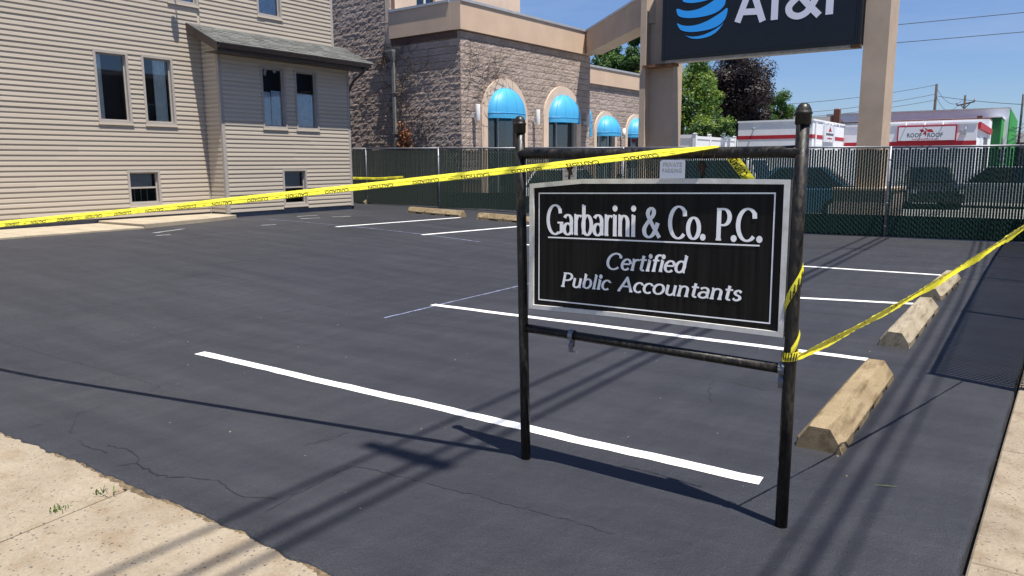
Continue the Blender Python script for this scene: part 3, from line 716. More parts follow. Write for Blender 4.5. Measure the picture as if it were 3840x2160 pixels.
# ================================================================== WHEEL STOPS
def wheel_stop(a, b, wd, ht, mat_, label, seed):
    rg = random.Random(seed); a = Vector(a); b = Vector(b); ax = b - a; Ln = Vector((ax.x, ax.y)).length; d = Vector((ax.x, ax.y, 0)).normalized(); s = Vector((d.y, -d.x, 0))
    st = []; y = 0.0; notch = [(0.17, 0.27), (0.46, 0.54), (0.73, 0.83)]
    marks = sorted([0.0, 0.02] + [i / 30 for i in range(1, 30)] + [x for n_ in notch for x in (n_[0] - 0.004, n_[0], n_[1], n_[1] + 0.004)] + [0.98, 1.0])
    m = MB(); k = 0
    for t in marks:
        inn = any(n_[0] <= t <= n_[1] for n_ in notch); zb = 0.036 if inn else -0.004
        e = 0.86 if t in (0.0, 1.0) else 1.0; h_ = ht * (0.93 if t in (0.0, 1.0) else 1)
        c = a.lerp(b, t); hwid = wd / 2
        ring = [(-hwid * 0.5, zb if inn else zb), (-hwid, zb), (-hwid * e, ht * 0.36), (-hwid * 0.737 * e, ht * 0.66), (-hwid * 0.44, h_), (hwid * 0.44, h_), (hwid * 0.737 * e, ht * 0.66), (hwid * e, ht * 0.36), (hwid, zb), (hwid * 0.5, zb)]
        for (u_, z_) in ring:
            p = c + s * (u_ + rg.gauss(0, 0.0011)); m.v.append((p.x + d.x * rg.gauss(0, .001), p.y, c.z + z_ + (rg.gauss(0, 0.0011) if z_ > 0.01 else 0)))
        k += 1
    n = 10
    for i in range(k - 1):
        for j in range(n):
            m.f.append((i * n + j, i * n + (j + 1) % n, (i + 1) * n + (j + 1) % n, (i + 1) * n + j))
    m.f.append(tuple(range(n))[::-1]); m.f.append(tuple((k - 1) * n + j for j in range(n)))
    o = m.build('wheel_stop', mat_, at=a.lerp(b, 0.5)); return tag(o, label, 'wheel stop', 'concrete wheel stops in the lot')
def right_stop(nr, fr_, mat_, label, seed):
    a, b = G(*nr), G(*fr_); d = (b - a).normalized(); s = Vector((-d.y, d.x, 0)); wheel_stop(a + s * 0.128, b + s * 0.128, 0.256, 0.148, mat_, label, seed)
right_stop((3157, 1708), (3352, 1424), 'stop_concrete', 'tan concrete wheel stop nearest the hanging sign, crossed by a thin tape shadow', 1)
right_stop((3411, 1309), (3519, 1166), 'stop_grey', 'grey weathered concrete wheel stop, middle one of the three along the right', 2)
right_stop((3531, 1128), (3605, 1056), 'stop_grey', 'grey concrete wheel stop farthest back of the three along the right edge', 3)
def left_stop(l_, r_, label, seed):
    a, b = G(*l_), G(*r_); d = (b - a).normalized(); s = Vector((-d.y, d.x, 0)); wheel_stop(a + s * 0.128, b + s * 0.128, 0.256, 0.16, 'stop_concrete', label, seed)
left_stop((1527, 798), (1724, 815), 'tan concrete wheel stop in front of the green fence, clear of the sign posts', 4)
left_stop((1788, 822), (2080, 848), 'tan concrete wheel stop by the back fence, partly hidden behind the sign post', 5)
left_stop((1270, 752), (1368, 765), 'small far concrete wheel stop peeking out beside the house corner', 6)

# ================================================================== HANGING SIGN ON ITS PIPE STAND
PL, PR = G(1972, 1719), G(2929, 1972)
YS = (PL.y + PR.y) / 2
TL, TR = onY(1949, 462, PL.y), onY(3014, 420, PR.y)
stand = thing('sign_stand', 'black chipped steel pipe stand holding the accountants sign', 'sign stand', (PL + PR) / 2)
def post(base, top, r_):
    d = (top - base)
    p = MB().tube([base - d.normalized() * 0.06, base + d * 0.33, base + d * 0.66, top], r_, 18).build('post', 'black_pipe', stand, smooth=True)
    MB().lathe([(r_ + 0.002, -0.052), (r_ + 0.0055, -0.048), (r_ + 0.0055, -0.010), (r_ + 0.0085, -0.007), (r_ + 0.0085, -0.001), (r_ + 0.0045, 0.002), (r_ + 0.0035, 0.011), (r_ * 0.97, 0.020), (r_ * 0.78, 0.030), (r_ * 0.45, 0.036), (0.003, 0.038)], top, 18).build('cap', 'black_pipe', p, smooth=True)
post(PL, TL, 0.0265); post(PR, TR, 0.0275)
def onpost(base, top, z): return base + (top - base) * ((z - base.z) / (top.z - base.z))
rl0 = onpost(PL, TL, onY(1972, 577, PL.y).z); rl1 = onpost(PR, TR, onY(2985, 569, PR.y).z)
MB().tube([rl0, rl0.lerp(rl1, 0.05), rl0.lerp(rl1, 0.5) + V(0, 0, -0.004), rl0.lerp(rl1, 0.95), rl1], [0.028, 0.0255, 0.0255, 0.0255, 0.029], 16).build('top_rail', 'black_pipe', stand, smooth=True)
bl0 = onpost(PL, TL, onY(1990, 1232, PL.y).z); bl1 = onpost(PR, TR, onY(2930, 1382, PR.y).z)
MB().tube([bl0, bl0.lerp(bl1, 0.5), bl1], 0.0235, 14).build('bottom_rail', 'black_pipe', stand, smooth=True)
def clamp(t):
    c = bl0.lerp(bl1, t); d = (bl1 - bl0).normalized(); m = MB(); n = 10; prf = []
    for i in range(n + 1):
        a = R(200 - 290 * i / n); prf.append((math.cos(a) * 0.027, math.sin(a) * 0.027))
    prf += [(0.018, -0.050), (0.010, -0.085), (-0.012, -0.088)]
    vs = []
    for (q, z) in prf:
        for s_ in (-0.013, 0.013):
            for th in (0, 0.0035):
                r_ = math.hypot(q, z); k = 1 + th / r_; vs.append(c + d * s_ + V(0, -q * k, z * k))
    fs = []
    for i in range(len(prf) - 1):
        A, B = 4 * i, 4 * i + 4
        fs += [(A, A + 2, B + 2, B), (A + 1, B + 1, B + 3, A + 3), (A, B, B + 1, A + 1), (A + 2, A + 3, B + 3, B + 2)]
    m.add(vs, fs).build('clamp', 'galv', stand)
    MB().tube([c + V(0, 0.02, -0.03), c + V(0, 0.015, -0.06), c + V(0, -0.012, -0.075)], 0.006, 6).build('clamp_bolt', 'rust', stand)
clamp(0.218); clamp(0.978)
for t in (0.45,):
    a = rl0.lerp(rl1, 0.71)
    for dx in (0.0, 0.055):
        pts = []
        for i in range(13):
            an = 2 * math.pi * i / 12; pts.append(a + V(dx + 0.012 * math.sin(an), 0.029 * math.cos(an), 0.030 * math.sin(an)))
        MB().tube(pts, 0.0012, 5).build('tie_wire', 'rust', stand)

Yf = YS - 0.022
def Z4(x, y): return onY(1850 + x * 0.6348, 380 + y * 0.6348, Yf)      # a point on the sign's front plane
hang = thing('hanging_sign', 'black accountants sign with white lettering hanging in a pipe stand', 'sign', Z4(960, 1300))
outer = [Z4(*p) for p in ((220, 487), (520, 459), (1240, 456), (1752, 463), (1708, 1393), (1200, 1330), (700, 1268), (215, 1222))]
cen = Z4(985, 900)
inset = [Z4(*p) for p in ((243, 512), (528, 486), (1240, 486), (1722, 490), (1684, 1360), (1195, 1300), (700, 1243), (240, 1200))]
pm = MB(); pm.prism([p + V(0, 0.004, 0) for p in outer], (0, 0.045, 0)); pm.build('panel', 'sign_panel', hang)
for i in range(8):
    j = (i + 1) % 8
    q = [outer[i], outer[j], inset[j], inset[i]]
    MB().prism([p + V(0, -0.010, 0) for p in q], (0, 0.0125, 0)).build('frame_bar', 'frame_white', hang)
MB().obox(outer[4] + V(0.0005, -0.009, 0), V(0.004, 0, 0), V(0, 0.060, 0), outer[3] - outer[4]).build('frame_bar', 'frame_white', hang)
DOFF = [0.0]
def ribbon(m, pts, hws, yoff, closed=False):
    n = len(pts); vs = []
    for i, p in enumerate(pts):
        a = pts[(i - 1) % n] if closed else pts[max(i - 1, 0)]; b = pts[(i + 1) % n] if closed else pts[min(i + 1, n - 1)]
        t = (b - a)
        if t.length < 1e-9: t = Vector((1, 0))
        t.normalize(); nn_ = Vector((-t.y, t.x)); hx, hz = hws
        h_ = math.sqrt((hx * nn_.x) ** 2 + (hz * nn_.y) ** 2)
        vs += [p + nn_ * h_, p - nn_ * h_]
    k = n if closed else n - 1
    m.add([(v.x, yoff, v.y) for v in vs], [(2 * i, 2 * i + 1, (2 * i + 3) % (2 * n), (2 * i + 2) % (2 * n)) for i in range(k)])
def arc(cx, cy, rx, ry, a0, a1, n=22):
    return [(cx + rx * math.cos(R(a0 + (a1 - a0) * i / n)), cy + ry * math.sin(R(a0 + (a1 - a0) * i / n))) for i in range(n + 1)]
def crom(P, n=8):
    Q = [P[0]] + list(P) + [P[-1]]; out = []
    for i in range(1, len(Q) - 2):
        p0, p1, p2, p3 = Q[i - 1], Q[i], Q[i + 1], Q[i + 2]
        for k in range(n):
            t = k / n; out.append(tuple(0.5 * (2 * p1[c] + (p2[c] - p0[c]) * t + (2 * p0[c] - 5 * p1[c] + 4 * p2[c] - p3[c]) * t * t + (3 * p1[c] - p0[c] - 3 * p2[c] + p3[c]) * t ** 3) for c in (0, 1)))
    out.append(tuple(P[-1])); return out
X_ = 0.68
def ln(*p): return list(p)
AMP = crom([(0.98, 0.0), (0.62, 0.36), (0.30, 0.74), (0.33, 0.92), (0.48, 0.99), (0.62, 0.90), (0.58, 0.74), (0.30, 0.52), (0.10, 0.30), (0.14, 0.10), (0.36, 0.01), (0.60, 0.10), (0.78, 0.34), (0.86, 0.50)])
GL = {  # width, strokes, dots
 'G': (0.86, [arc(0.42, 0.5, 0.38, 0.5, 48, 300), ln((0.76, 0.40), (0.76, 0.09), (0.61, 0.045)), ln((0.55, 0.40), (0.86, 0.40)), ln((0.675, 0.88), (0.70, 0.72))], []),
 'C': (0.80, [arc(0.42, 0.5, 0.38, 0.5, 46, 314), ln((0.685, 0.88), (0.705, 0.70))], []),
 'a': (0.55, [arc(0.24, 0.47, 0.19, 0.20, 150, 0, 14) + [(0.43, 0.06), (0.52, 0.02)], arc(0.24, 0.19, 0.19, 0.19, 40, 320, 20), ln((0.385, 0.31), (0.43, 0.38))], []),
 'r': (0.40, [ln((0.12, 0), (0.12, X_)), arc(0.30, 0.44, 0.18, 0.21, 170, 55, 10), ln((0.03, 0.012), (0.22, 0.012)), ln((0.03, X_ - .02), (0.12, X_))], []),
 'b': (0.60, [ln((0.12, 0.02), (0.12, 1)), arc(0.30, 0.33, 0.21, 0.33, 0, 360, 26), ln((0.03, 0.98), (0.12, 1))], []),
 'd': (0.60, [ln((0.46, 0.0), (0.46, 1)), arc(0.27, 0.33, 0.21, 0.33, 0, 360, 26), ln((0.37, 0.98), (0.46, 1)), ln((0.46, .012), (0.55, .012))], []),
 'i': (0.27, [ln((0.13, 0), (0.13, X_)), ln((0.04, 0.012), (0.23, 0.012)), ln((0.04, X_ - .02), (0.13, X_))], [(0.13, 0.90)]),
 'l': (0.27, [ln((0.13, 0), (0.13, 1)), ln((0.04, 0.012), (0.23, 0.012)), ln((0.04, .98), (0.13, 1))], []),
 'n': (0.62, [ln((0.12, 0), (0.12, X_)), arc(0.30, 0.44, 0.18, 0.22, 170, 0, 14) + [(0.48, 0.0)], ln((0.03, 0.012), (0.22, 0.012)), ln((0.39, 0.012), (0.58, 0.012)), ln((0.03, X_ - .02), (0.12, X_))], []),
 'u': (0.62, [ln((0.12, X_), (0.12, 0.22)) + arc(0.29, 0.21, 0.17, 0.21, 180, 330, 12), ln((0.48, X_), (0.48, 0.0)), ln((0.48, .012), (0.57, .012))], []),
 'o': (0.60, [arc(0.30, 0.33, 0.24, 0.33, 0, 360, 30)], []),
 'e': (0.54, [ln((0.08, 0.36), (0.48, 0.36)) , arc(0.28, 0.33, 0.22, 0.33, 8, 318, 26)], []),
 'c': (0.50, [arc(0.28, 0.33, 0.22, 0.33, 48, 312, 22), ln((0.44, 0.59), (0.445, 0.50))], []),
 't': (0.40, [ln((0.18, 0.92), (0.18, 0.16)) + arc(0.29, 0.14, 0.11, 0.13, 180, 300, 8), ln((0.03, X_ - 0.02), (0.37, X_ - 0.02))], []),
 'f': (0.40, [arc(0.32, 0.82, 0.14, 0.17, 50, 180, 10) + [(0.18, 0.0)], ln((0.03, X_ - 0.02), (0.36, X_ - 0.02)), ln((0.09, 0.012), (0.28, 0.012))], []),
 's': (0.44, [crom([(0.36, 0.53), (0.24, 0.65), (0.10, 0.56), (0.13, 0.40), (0.31, 0.28), (0.35, 0.12), (0.21, 0.01), (0.05, 0.12)])], []),
 'P': (0.66, [ln((0.14, 0), (0.14, 1)), [(0.14, 0.985)] + arc(0.33, 0.73, 0.25, 0.255, 90, -90, 16) + [(0.14, 0.475)], ln((0.03, 0.012), (0.26, 0.012)), ln((0.04, 0.985), (0.14, 0.985))], []),
 'A': (0.80, [ln((0.06, 0), (0.40, 1.0)), ln((0.36, 1.0), (0.72, 0)), ln((0.19, 0.34), (0.60, 0.34)), ln((0.0, 0.012), (0.15, 0.012)), ln((0.62, 0.012), (0.80, 0.012))], []),
 'T': (0.70, [ln((0.35, 0), (0.35, 0.98)), ln((0.0, 0.96), (0.70, 0.96))], []),
 '.': (0.24, [], [(0.12, 0.06)]), '&': (1.0, [AMP[:33], AMP[32:]], []), ' ': (0.30, [], [])}
def write(text, p0, p1, h, nx_, nz_, shear, yoff, mat_, parent, name='lettering', dotr=None):
    """text between baseline points p0 and p1 (front plane), capital height h, broad-nib stroke half widths nx_, nz_"""
    W_ = sum(GL[c][0] for c in text); m = MB(); base = Vector((p0.x, p0.z)); dr = Vector((p1.x - p0.x, p1.z - p0.z)); sx = 1.0 / W_; x = 0.0; k = 0
    dl = dr.length; du = dr / dl
    for ch in text:
        w_, strokes, dots = GL[ch]
        for s_ in strokes:
            closed = len(s_) > 20 and (Vector(s_[0]) - Vector(s_[-1])).length < 1e-4
            pts = [base + du * ((x + a) * sx * dl + shear * b * h) + Vector((0, b * h)) for a, b in (s_[:-1] if closed else s_)]
            ribbon(m, pts, (nx_, nz_), yoff - 0.00012 * (k % 9), closed); k += 1
        for a, b in dots:
            c = base + du * ((x + a) * sx * dl + shear * b * h) + Vector((0, b * h)); r_ = dotr or nx_ * 1.35
            m.add([(c.x + r_ * math.cos(2 * math.pi * q / 14), yoff - 0.00012 * (k % 9), c.y + r_ * 1.15 * math.sin(2 * math.pi * q / 14)) for q in range(14)], [tuple(range(14))]); k += 1
        x += w_
    return m.build(name, mat_, parent)
mat('vinyl_white', (0.90, 0.90, 0.89), 0.5, 0.08, 14)
yo = Yf + 0.0022
zh = lambda x, y0, y1: (Z4(x, y0) - Z4(x, y1)).z
write('Garbarini', Z4(318, 783), Z4(842, 798), zh(365, 612, 783), 0.0101, 0.0046, 0, yo, 'vinyl_white', hang)
write('&', Z4(880, 803), Z4(982, 806), zh(920, 628, 803), 0.0105, 0.0052, 0, yo, 'vinyl_white', hang)
write('Co.', Z4(1035, 808), Z4(1252, 815), zh(1095, 620, 808), 0.0101, 0.0046, 0, yo, 'vinyl_white', hang)
write('P.C.', Z4(1308, 818), Z4(1588, 828), zh(1350, 632, 818), 0.0101, 0.0046, 0, yo, 'vinyl_white', hang)
write('Certified', Z4(662, 990), Z4(1135, 1012), zh(700, 897, 990), 0.0076, 0.0042, 0.22, yo, 'vinyl_white', hang)
write('Public', Z4(396, 1092), Z4(684, 1114), zh(415, 1012, 1092), 0.0072, 0.0040, 0.22, yo, 'vinyl_white', hang)
write('Accountants', Z4(732, 1118), Z4(1462, 1180), zh(770, 1036, 1120), 0.0072, 0.0040, 0.22, yo, 'vinyl_white', hang)
def bar(pts, hw_, name, closed=False):
    m = MB(); P = [Vector((p.x, p.z)) for p in pts]
    if not closed: ribbon(m, P, (hw_, hw_), yo)
    else:
        for i in range(4):
            a, b = P[i], P[(i + 1) % 4]; t = (b - a).normalized(); ribbon(m, [a - t * hw_, b + t * hw_], (hw_, hw_), yo - 0.0002 * i)
    m.build(name, 'vinyl_white', hang)
bar([Z4(322, 803), Z4(1572, 853)], 0.0034, 'underline')
bar([Z4(270, 543), Z4(1664, 543), Z4(1632, 1312), Z4(268, 1170)], 0.0031, 'border_line', True)
for tx in (0.212, 0.698):
    c = rl0.lerp(rl1, tx); top = c + V(0, 0, -0.025); bot = V(c.x, YS, Z4(540, 458).z - 0.004)
    m = MB(); r_ = 0.014; cc = top.lerp(bot, 0.38)
    ring = [cc + V(r_ * math.cos(a), 0.004 * math.sin(a * 2), r_ * 1.4 * math.sin(a)) for a in [2 * math.pi * i / 12 for i in range(13)]]
    m.tube(ring, 0.0075, 7, False); m.tube([top.lerp(bot, 0.6), bot], 0.006, 7); m.tube([cc + V(-0.02, -0.004, 0.004), cc + V(0.02, -0.004, -0.006)], 0.006, 6)
    m.tube([top.lerp(bot, 0.62) + V(0.004, 0, 0), top.lerp(bot, 0.78) + V(0.012, 0, 0)], 0.009, 7)
    m.build('hanger_bolt', 'rust_dark', hang, smooth=True)

# ================================================================== CAUTION TAPE
def text_mesh(s):
    cu = bpy.data.curves.new('txt', 'FONT'); cu.body = s; cu.size = 1.0; cu.resolution_u = 2; cu.offset = 0.018
    ob = bpy.data.objects.new('txt', cu); COL.objects.link(ob); bpy.context.view_layer.update()
    dg = bpy.context.evaluated_depsgraph_get(); me = ob.evaluated_get(dg).to_mesh()
    v = [p.co.copy() for p in me.vertices]; f = [tuple(p.vertices) for p in me.polygons]
    ob.evaluated_get(dg).to_mesh_clear(); bpy.data.objects.remove(ob, do_unlink=True); bpy.data.curves.remove(cu)
    x0 = min(p.x for p in v); x1 = max(p.x for p in v); y0 = min(p.y for p in v); y1 = max(p.y for p in v)
    return [((p.x - x0) / (x1 - x0), (p.y - y0) / (y1 - y0)) for p in v], f
T_CAU, T_CUI, T_DASH = text_mesh('CAUTION'), text_mesh('CUIDADO'), text_mesh('-')
class Tape:
    def __init__(s, pts, wfun, lat, prof, out, n=160):
        s.P = pts; s.len = [0.0]
        for a, b in zip(pts[:-1], pts[1:]): s.len.append(s.len[-1] + (b - a).length)
        s.L = s.len[-1]; s.w = wfun; s.lat = lat; s.prof = prof; s.out = out; s.n = n
    def at(s, q):
        q = max(0.0, min(s.L - 1e-6, q)); i = 0
        while s.len[i + 1] < q: i += 1
        t = (q - s.len[i]) / (s.len[i + 1] - s.len[i]); return s.P[i].lerp(s.P[i + 1], t)
    def pos(s, q, v, lift=0.0):
        c = s.at(q); l = s.lat(q / s.L).normalized(); o = s.out(q / s.L).normalized(); pr = s.prof
        for (v0, d0), (v1, d1) in zip(pr[:-1], pr[1:]):
            if v0 <= v <= v1: d = d0 + (d1 - d0) * (v - v0) / (v1 - v0); break
        else: d = 0
        wr = 0.0016 * math.sin(q * 61 + v * 9) * math.sin(q * 23 + 2) + 0.0011 * math.sin(q * 137 + v * 21)
        return c + l * (v * s.w(q / s.L) + wr * 0.6) + o * (d * s.w(q / s.L) + lift + wr)
    def build(s, root, phase, hgt=(-0.45, 0.02), period=0.58, wl=0.165):
        m = MB(); k = len(s.prof)
        for i in range(s.n + 1):
            for v, _ in s.prof: m.v.append(tuple(s.pos(s.L * i / s.n, v)))
        for i in range(s.n):
            for j in range(k - 1): m.f.append((i * k + j, i * k + j + 1, (i + 1) * k + j + 1, (i + 1) * k + j))
        m.build('strip', 'tape', root, smooth=False)
        tm = MB(); q = phase
        while q < s.L:
            for off, wl_, tx in ((0.0, wl, T_CUI), (wl + 0.05, 0.03, T_DASH), (wl + 0.13, wl, T_CAU)):
                if q + off < 0 or q + off + wl_ > s.L: continue
                vs = []
                for x, y in tx[0]:          # the tape hangs upside down
                    hh = hgt if tx is not T_DASH else (hgt[0] * 0.5 + hgt[1] * 0.5 - 0.03, hgt[0] * 0.5 + hgt[1] * 0.5 + 0.03)
                    vs.append(s.pos(q + off + wl_ * (1 - x), hh[1] - y * (hh[1] - hh[0]), 0.0034))
                tm.add(vs, tx[1])
            q += period
        tm.build('tape_lettering', 'tape_ink', root, kind='stuff')
# left run: over the top rail, past the left post and away to the left
R0 = onY(2695, 549, YS - 0.03)
S1, S2 = G(0, 1386), G(1714, 1650)
best = None
for i in range(200, 1500):
    P = CAM + ray(0, 834) * (i * 0.01); sh = P - SUN * (P.z / SUN.z)
    e = abs((S2.x - S1.x) * (sh.y - S1.y) - (S2.y - S1.y) * (sh.x - S1.x))
    if best is None or e < best[0]: best = (e, P)
R1 = best[1]; Rend = R1 + (R1 - R0) * 0.35
pts = []
for i in range(61):
    t = i / 60; p = Rend.lerp(R0, t); p.z -= 0.018 * 4 * t * (1 - t); pts.append(p)
dv = (CAM - R1.lerp(R0, 0.5)); dv.z = 0; dv.normalize()
tl = thing('caution_tape', 'yellow caution tape stretched from the top rail of the sign stand across to the left', 'caution tape', R0)
Tape(pts, lambda t: 0.076 * (1.0 if t < 0.965 else max(0.25, 1 - (t - 0.965) / 0.035 * 0.75)), lambda t: Vector((0, 0, 1)) - dv * (1.15 + 1.1 * t + 0.25 * math.sin(t * 23) * math.sin(t * 7.1 + 1)), [(-0.5, -0.10), (-0.40, 0.0), (0.00, 0.02), (0.09, 0.13), (0.16, 0.12), (0.5, -0.02)], lambda t: dv, 420).build(tl, 0.12, (-0.45, 0.02))
# tail that drops behind the rail to the right post, spirals down it and runs off to the right
K = onpost(PR, TR, onY(2972, 1335, PR.y).z)
tr = thing('caution_tape', 'yellow caution tape knotted round the right sign post and running back to the right', 'caution tape', K)
pts = [onY(2722, 560, YS + 0.034), onY(2745, 588, YS + 0.05), onY(2805, 668, YS + 0.06), onY(2880, 800, YS + 0.065), onY(2965, 930, YS + 0.06)]
Tape(pts, lambda t: 0.05, lambda t: Vector((0.9, 0.0, 0.45)), [(-0.5, 0.0), (0.0, 0.05), (0.5, -0.03)], lambda t: Vector((0, -1, 0)), 24).build(tr, 0.03, (-0.45, 0.3), 0.3, 0.12)
def helix(z0, z1, a0, a1, r_, wd, n=36):
    m = MB()
    for i in range(n + 1):
        t = i / n; c = onpost(PR, TR, z0 + (z1 - z0) * t); a = a0 + (a1 - a0) * t
        o_ = V(math.cos(a), math.sin(a), 0); m.v += [tuple(c + o_ * r_ - V(0, 0, wd / 2)), tuple(c + o_ * (r_ + 0.004) + V(0, 0, 0.0)), tuple(c + o_ * r_ + V(0, 0, wd / 2))]
    for i in range(n):
        for j in range(2): m.f.append((3 * i + j, 3 * i + 3 + j, 3 * i + 4 + j, 3 * i + 1 + j))
    return m
zk = K.z; zt_ = onpost(PR, TR, onY(3005, 1010, PR.y).z).z
helix(zk + 0.02, zk + 0.10, R(-75), R(10), 0.032, 0.045).build('wrap', 'tape', tr)
helix(zt_ - 0.17, zt_, R(-160), R(0), 0.032, 0.062).build('wrap', 'tape', tr)
helix(zk - 0.01, zk + 0.02, R(-200), R(160), 0.033, 0.04).build('knot', 'tape', tr)
km = MB()
for i in range(9):
    a = R(-180 + i * 17); c = onpost(PR, TR, zk + 0.002); o_ = V(math.cos(a), math.sin(a), 0); t_ = V(-math.sin(a), math.cos(a), 0)
    km.add([c + o_ * 0.0385 + t_ * 0.0 - V(0, 0, 0.018), c + o_ * 0.0385 + t_ * 0.0045 - V(0, 0, 0.018), c + o_ * 0.0385 + t_ * 0.010 + V(0, 0, 0.018), c + o_ * 0.0385 + t_ * 0.004 + V(0, 0, 0.018)], [(0, 1, 2, 3)])
cw = onpost(PR, TR, zt_ - 0.09)
for i in range(4):
    a = R(-100 + i * 24); o_ = V(math.cos(a), math.sin(a), 0); t_ = V(-math.sin(a), math.cos(a), 0); c = cw + V(0, 0, -0.02 + 0.028 * i)
    for q in (0, 0.012):
        km.add([c + o_ * 0.0375 + t_ * q - V(0, 0, 0.022), c + o_ * 0.0375 + t_ * (q + 0.005) - V(0, 0, 0.02), c + o_ * 0.0375 + t_ * (q + 0.005) + V(0, 0, 0.02), c + o_ * 0.0375 + t_ * q + V(0, 0, 0.018)], [(0, 1, 2, 3)])
km.build('tape_lettering', 'tape_ink', tr, kind='stuff')
F0 = K + V(0.033, -0.005, 0.0); F1 = V(0.13, 6.36, 1.36)
pts = []
for i in range(41):
    t = i / 40; p = F0.lerp(F1, t); p.z -= 0.045 * 4 * t * (1 - t); pts.append(p)
Tape(pts, lambda t: 0.030 + 0.014 * math.sin(t * 19) ** 2 + (0.012 if t > 0.72 else 0), lambda t: Vector((0.25 * math.sin(t * 9), -0.25, 1.0)), [(-0.5, -0.2), (-0.15, 0.12), (0.2, 0.10), (0.5, -0.25)], lambda t: Vector((-0.6, -0.7, 0.3)), 120).build(tr, 0.25, (-0.32, 0.25), 0.56, 0.15)
tf = thing('caution_tape', 'short far length of yellow caution tape between the house corner and the green fence', 'caution tape', (XB, YC1, 1.2))
fa = V(XB + 0.03, YC1 + 0.03, onX(1325, 668, XB + 0.03).z); fb = onY(1512, 664, 17.52)
Tape([fa, fa.lerp(fb, 0.5) - V(0, 0, 0.03), fb], lambda t: 0.07, lambda t: Vector((0, 0, 1)), [(-0.5, 0.0), (0.0, 0.06), (0.5, -0.03)], lambda t: Vector((0.7, -0.7, 0)), 30).build(tf, 0.05, (-0.4, 0.3), 0.45, 0.16)

# ================================================================== OVERHEAD CABLES (seen by their shadows)
def cable(xg, hfun, r_, label):
    pts = []
    for i in range(57):
        y = -28 + i * 2.5
        pts.append((xg(y) + SUN.x / SUN.z * hfun(6.0), y, hfun(y)))
    o = MB().tube(pts, r_, 6).build('overhead_cable', 'cable', at=pts[0]); return tag(o, label, 'cable', 'overhead power cables above the lot edge')
hA = lambda y: 9.2 + ((y - 12) / 40) ** 2 * 0.5
hB = lambda y: 6.9 + ((y - 6.5) / 11.5) ** 2 * 0.75 if abs(y - 6.5) < 40 else 16
hB = lambda y: 6.9 + min(6.0, ((y - 6.5) / 11.5) ** 2 * 0.75)
for x, rr, lb in ((-2.98, 0.022, 'left cable'), (-2.70, 0.026, 'middle cable'), (-2.55, 0.024, 'right cable')):
    cable(lambda y, x=x: x, hA, rr, 'high ' + lb + ' of the three that throw a shadow across the middle of the lot')
for x, rr, lb in ((-0.72, 0.013, 'left cable'), (-0.60, 0.018, 'middle cable'), (-0.48, 0.011, 'right cable')):
    cable(lambda y, x=x: x, hB, rr, 'lower ' + lb + ' of the three that throw a shadow beside the wheel stops')
for yg, lb in ((3.03, 'near spacer bracket across the high cables, its shadow left of the sign'), (15.5, 'far spacer bracket across the high cables, its shadow by the back fence')):
    h = 9.2; yy = yg - (-SUN.y / SUN.z) * -h * -1 if False else yg + SUN.y / SUN.z * h
    xs_ = [-3.14 + SUN.x / SUN.z * h, -2.70 + SUN.x / SUN.z * h, -2.50 + SUN.x / SUN.z * h]
    m = MB(); m.tube([(xs_[0], yy, h), (xs_[1], yy, h + 0.03), (xs_[2], yy, h)], [0.05, 0.075, 0.05] if yg < 5 else [0.02] * 3, 8); m.tube([(xs_[1], yy, h - 0.12), (xs_[1], yy, h + 0.2)], 0.03, 8)
    tag(m.build('cable_spacer', 'cable', at=(xs_[1], yy, h)), lb, 'cable spacer', 'spacers on the overhead cables')

# ================================================================== SMALL THINGS ON THE GROUND
def tuft(p, n, h, label, mat_='grass'):
    m = MB()
    for i in range(n):
        a = rng.uniform(0, 6.28); r_ = rng.uniform(0, 0.05); q = p + V(r_ * math.cos(a), r_ * math.sin(a), 0.0); ln_ = h * rng.uniform(0.5, 1.2); b = rng.uniform(0, 6.28); sp = ln_ * rng.uniform(0.3, 0.9)
        d = V(math.cos(b), math.sin(b), 0); s_ = V(-d.y, d.x, 0) * 0.003
        m.add([q - s_, q + s_, q + d * sp * 0.5 + V(0, 0, ln_ * 0.7) + s_, q + d * sp + V(0, 0, ln_), q + d * sp * 0.5 + V(0, 0, ln_ * 0.7) - s_], [(0, 1, 2, 3, 4)])
    return tag(m.build('weed', mat_, at=p), label, 'weed')
wp = G(222, 1906); wp.z = -0.004; tuft(wp, 26, 0.018, 'small green weed growing on the pavement slab joint')
wp = G(385, 1850); wp.z = 0.0; tuft(wp, 16, 0.03, 'dry yellow grass tuft in the pavement joint by the asphalt edge')
pb = MB()
for i in range(150):
    q = V(rng.uniform(-8, -0.5), rng.uniform(2.2, 11), 0); q.z = zg(q.x); s_ = rng.uniform(0.002, 0.007)
    pb.add([q + V(s_, 0, 0), q + V(0, s_ * 1.3, 0), q + V(-s_, 0.2 * s_, 0), q + V(0, -s_, 0), q + V(0, 0, s_)], [(0, 1, 4), (1, 2, 4), (2, 3, 4), (3, 0, 4)])
o = tag(pb.build('loose_grit', 'side_concrete'), 'loose grit scattered over the dark asphalt', 'grit'); o['kind'] = 'stuff'
lf = MB(); q = G(3320, 1827); lf.add([q + V(-0.06, -0.02, 0.006), q + V(0, 0.001, 0.012), q + V(0.06, 0.03, 0.006), q + V(0, -0.004, 0.010)], [(0, 1, 2, 3)])
tag(lf.build('grass_blade', 'leaf_yellow', at=q), 'single yellow grass blade lying on the asphalt near the right pavement', 'grass blade')
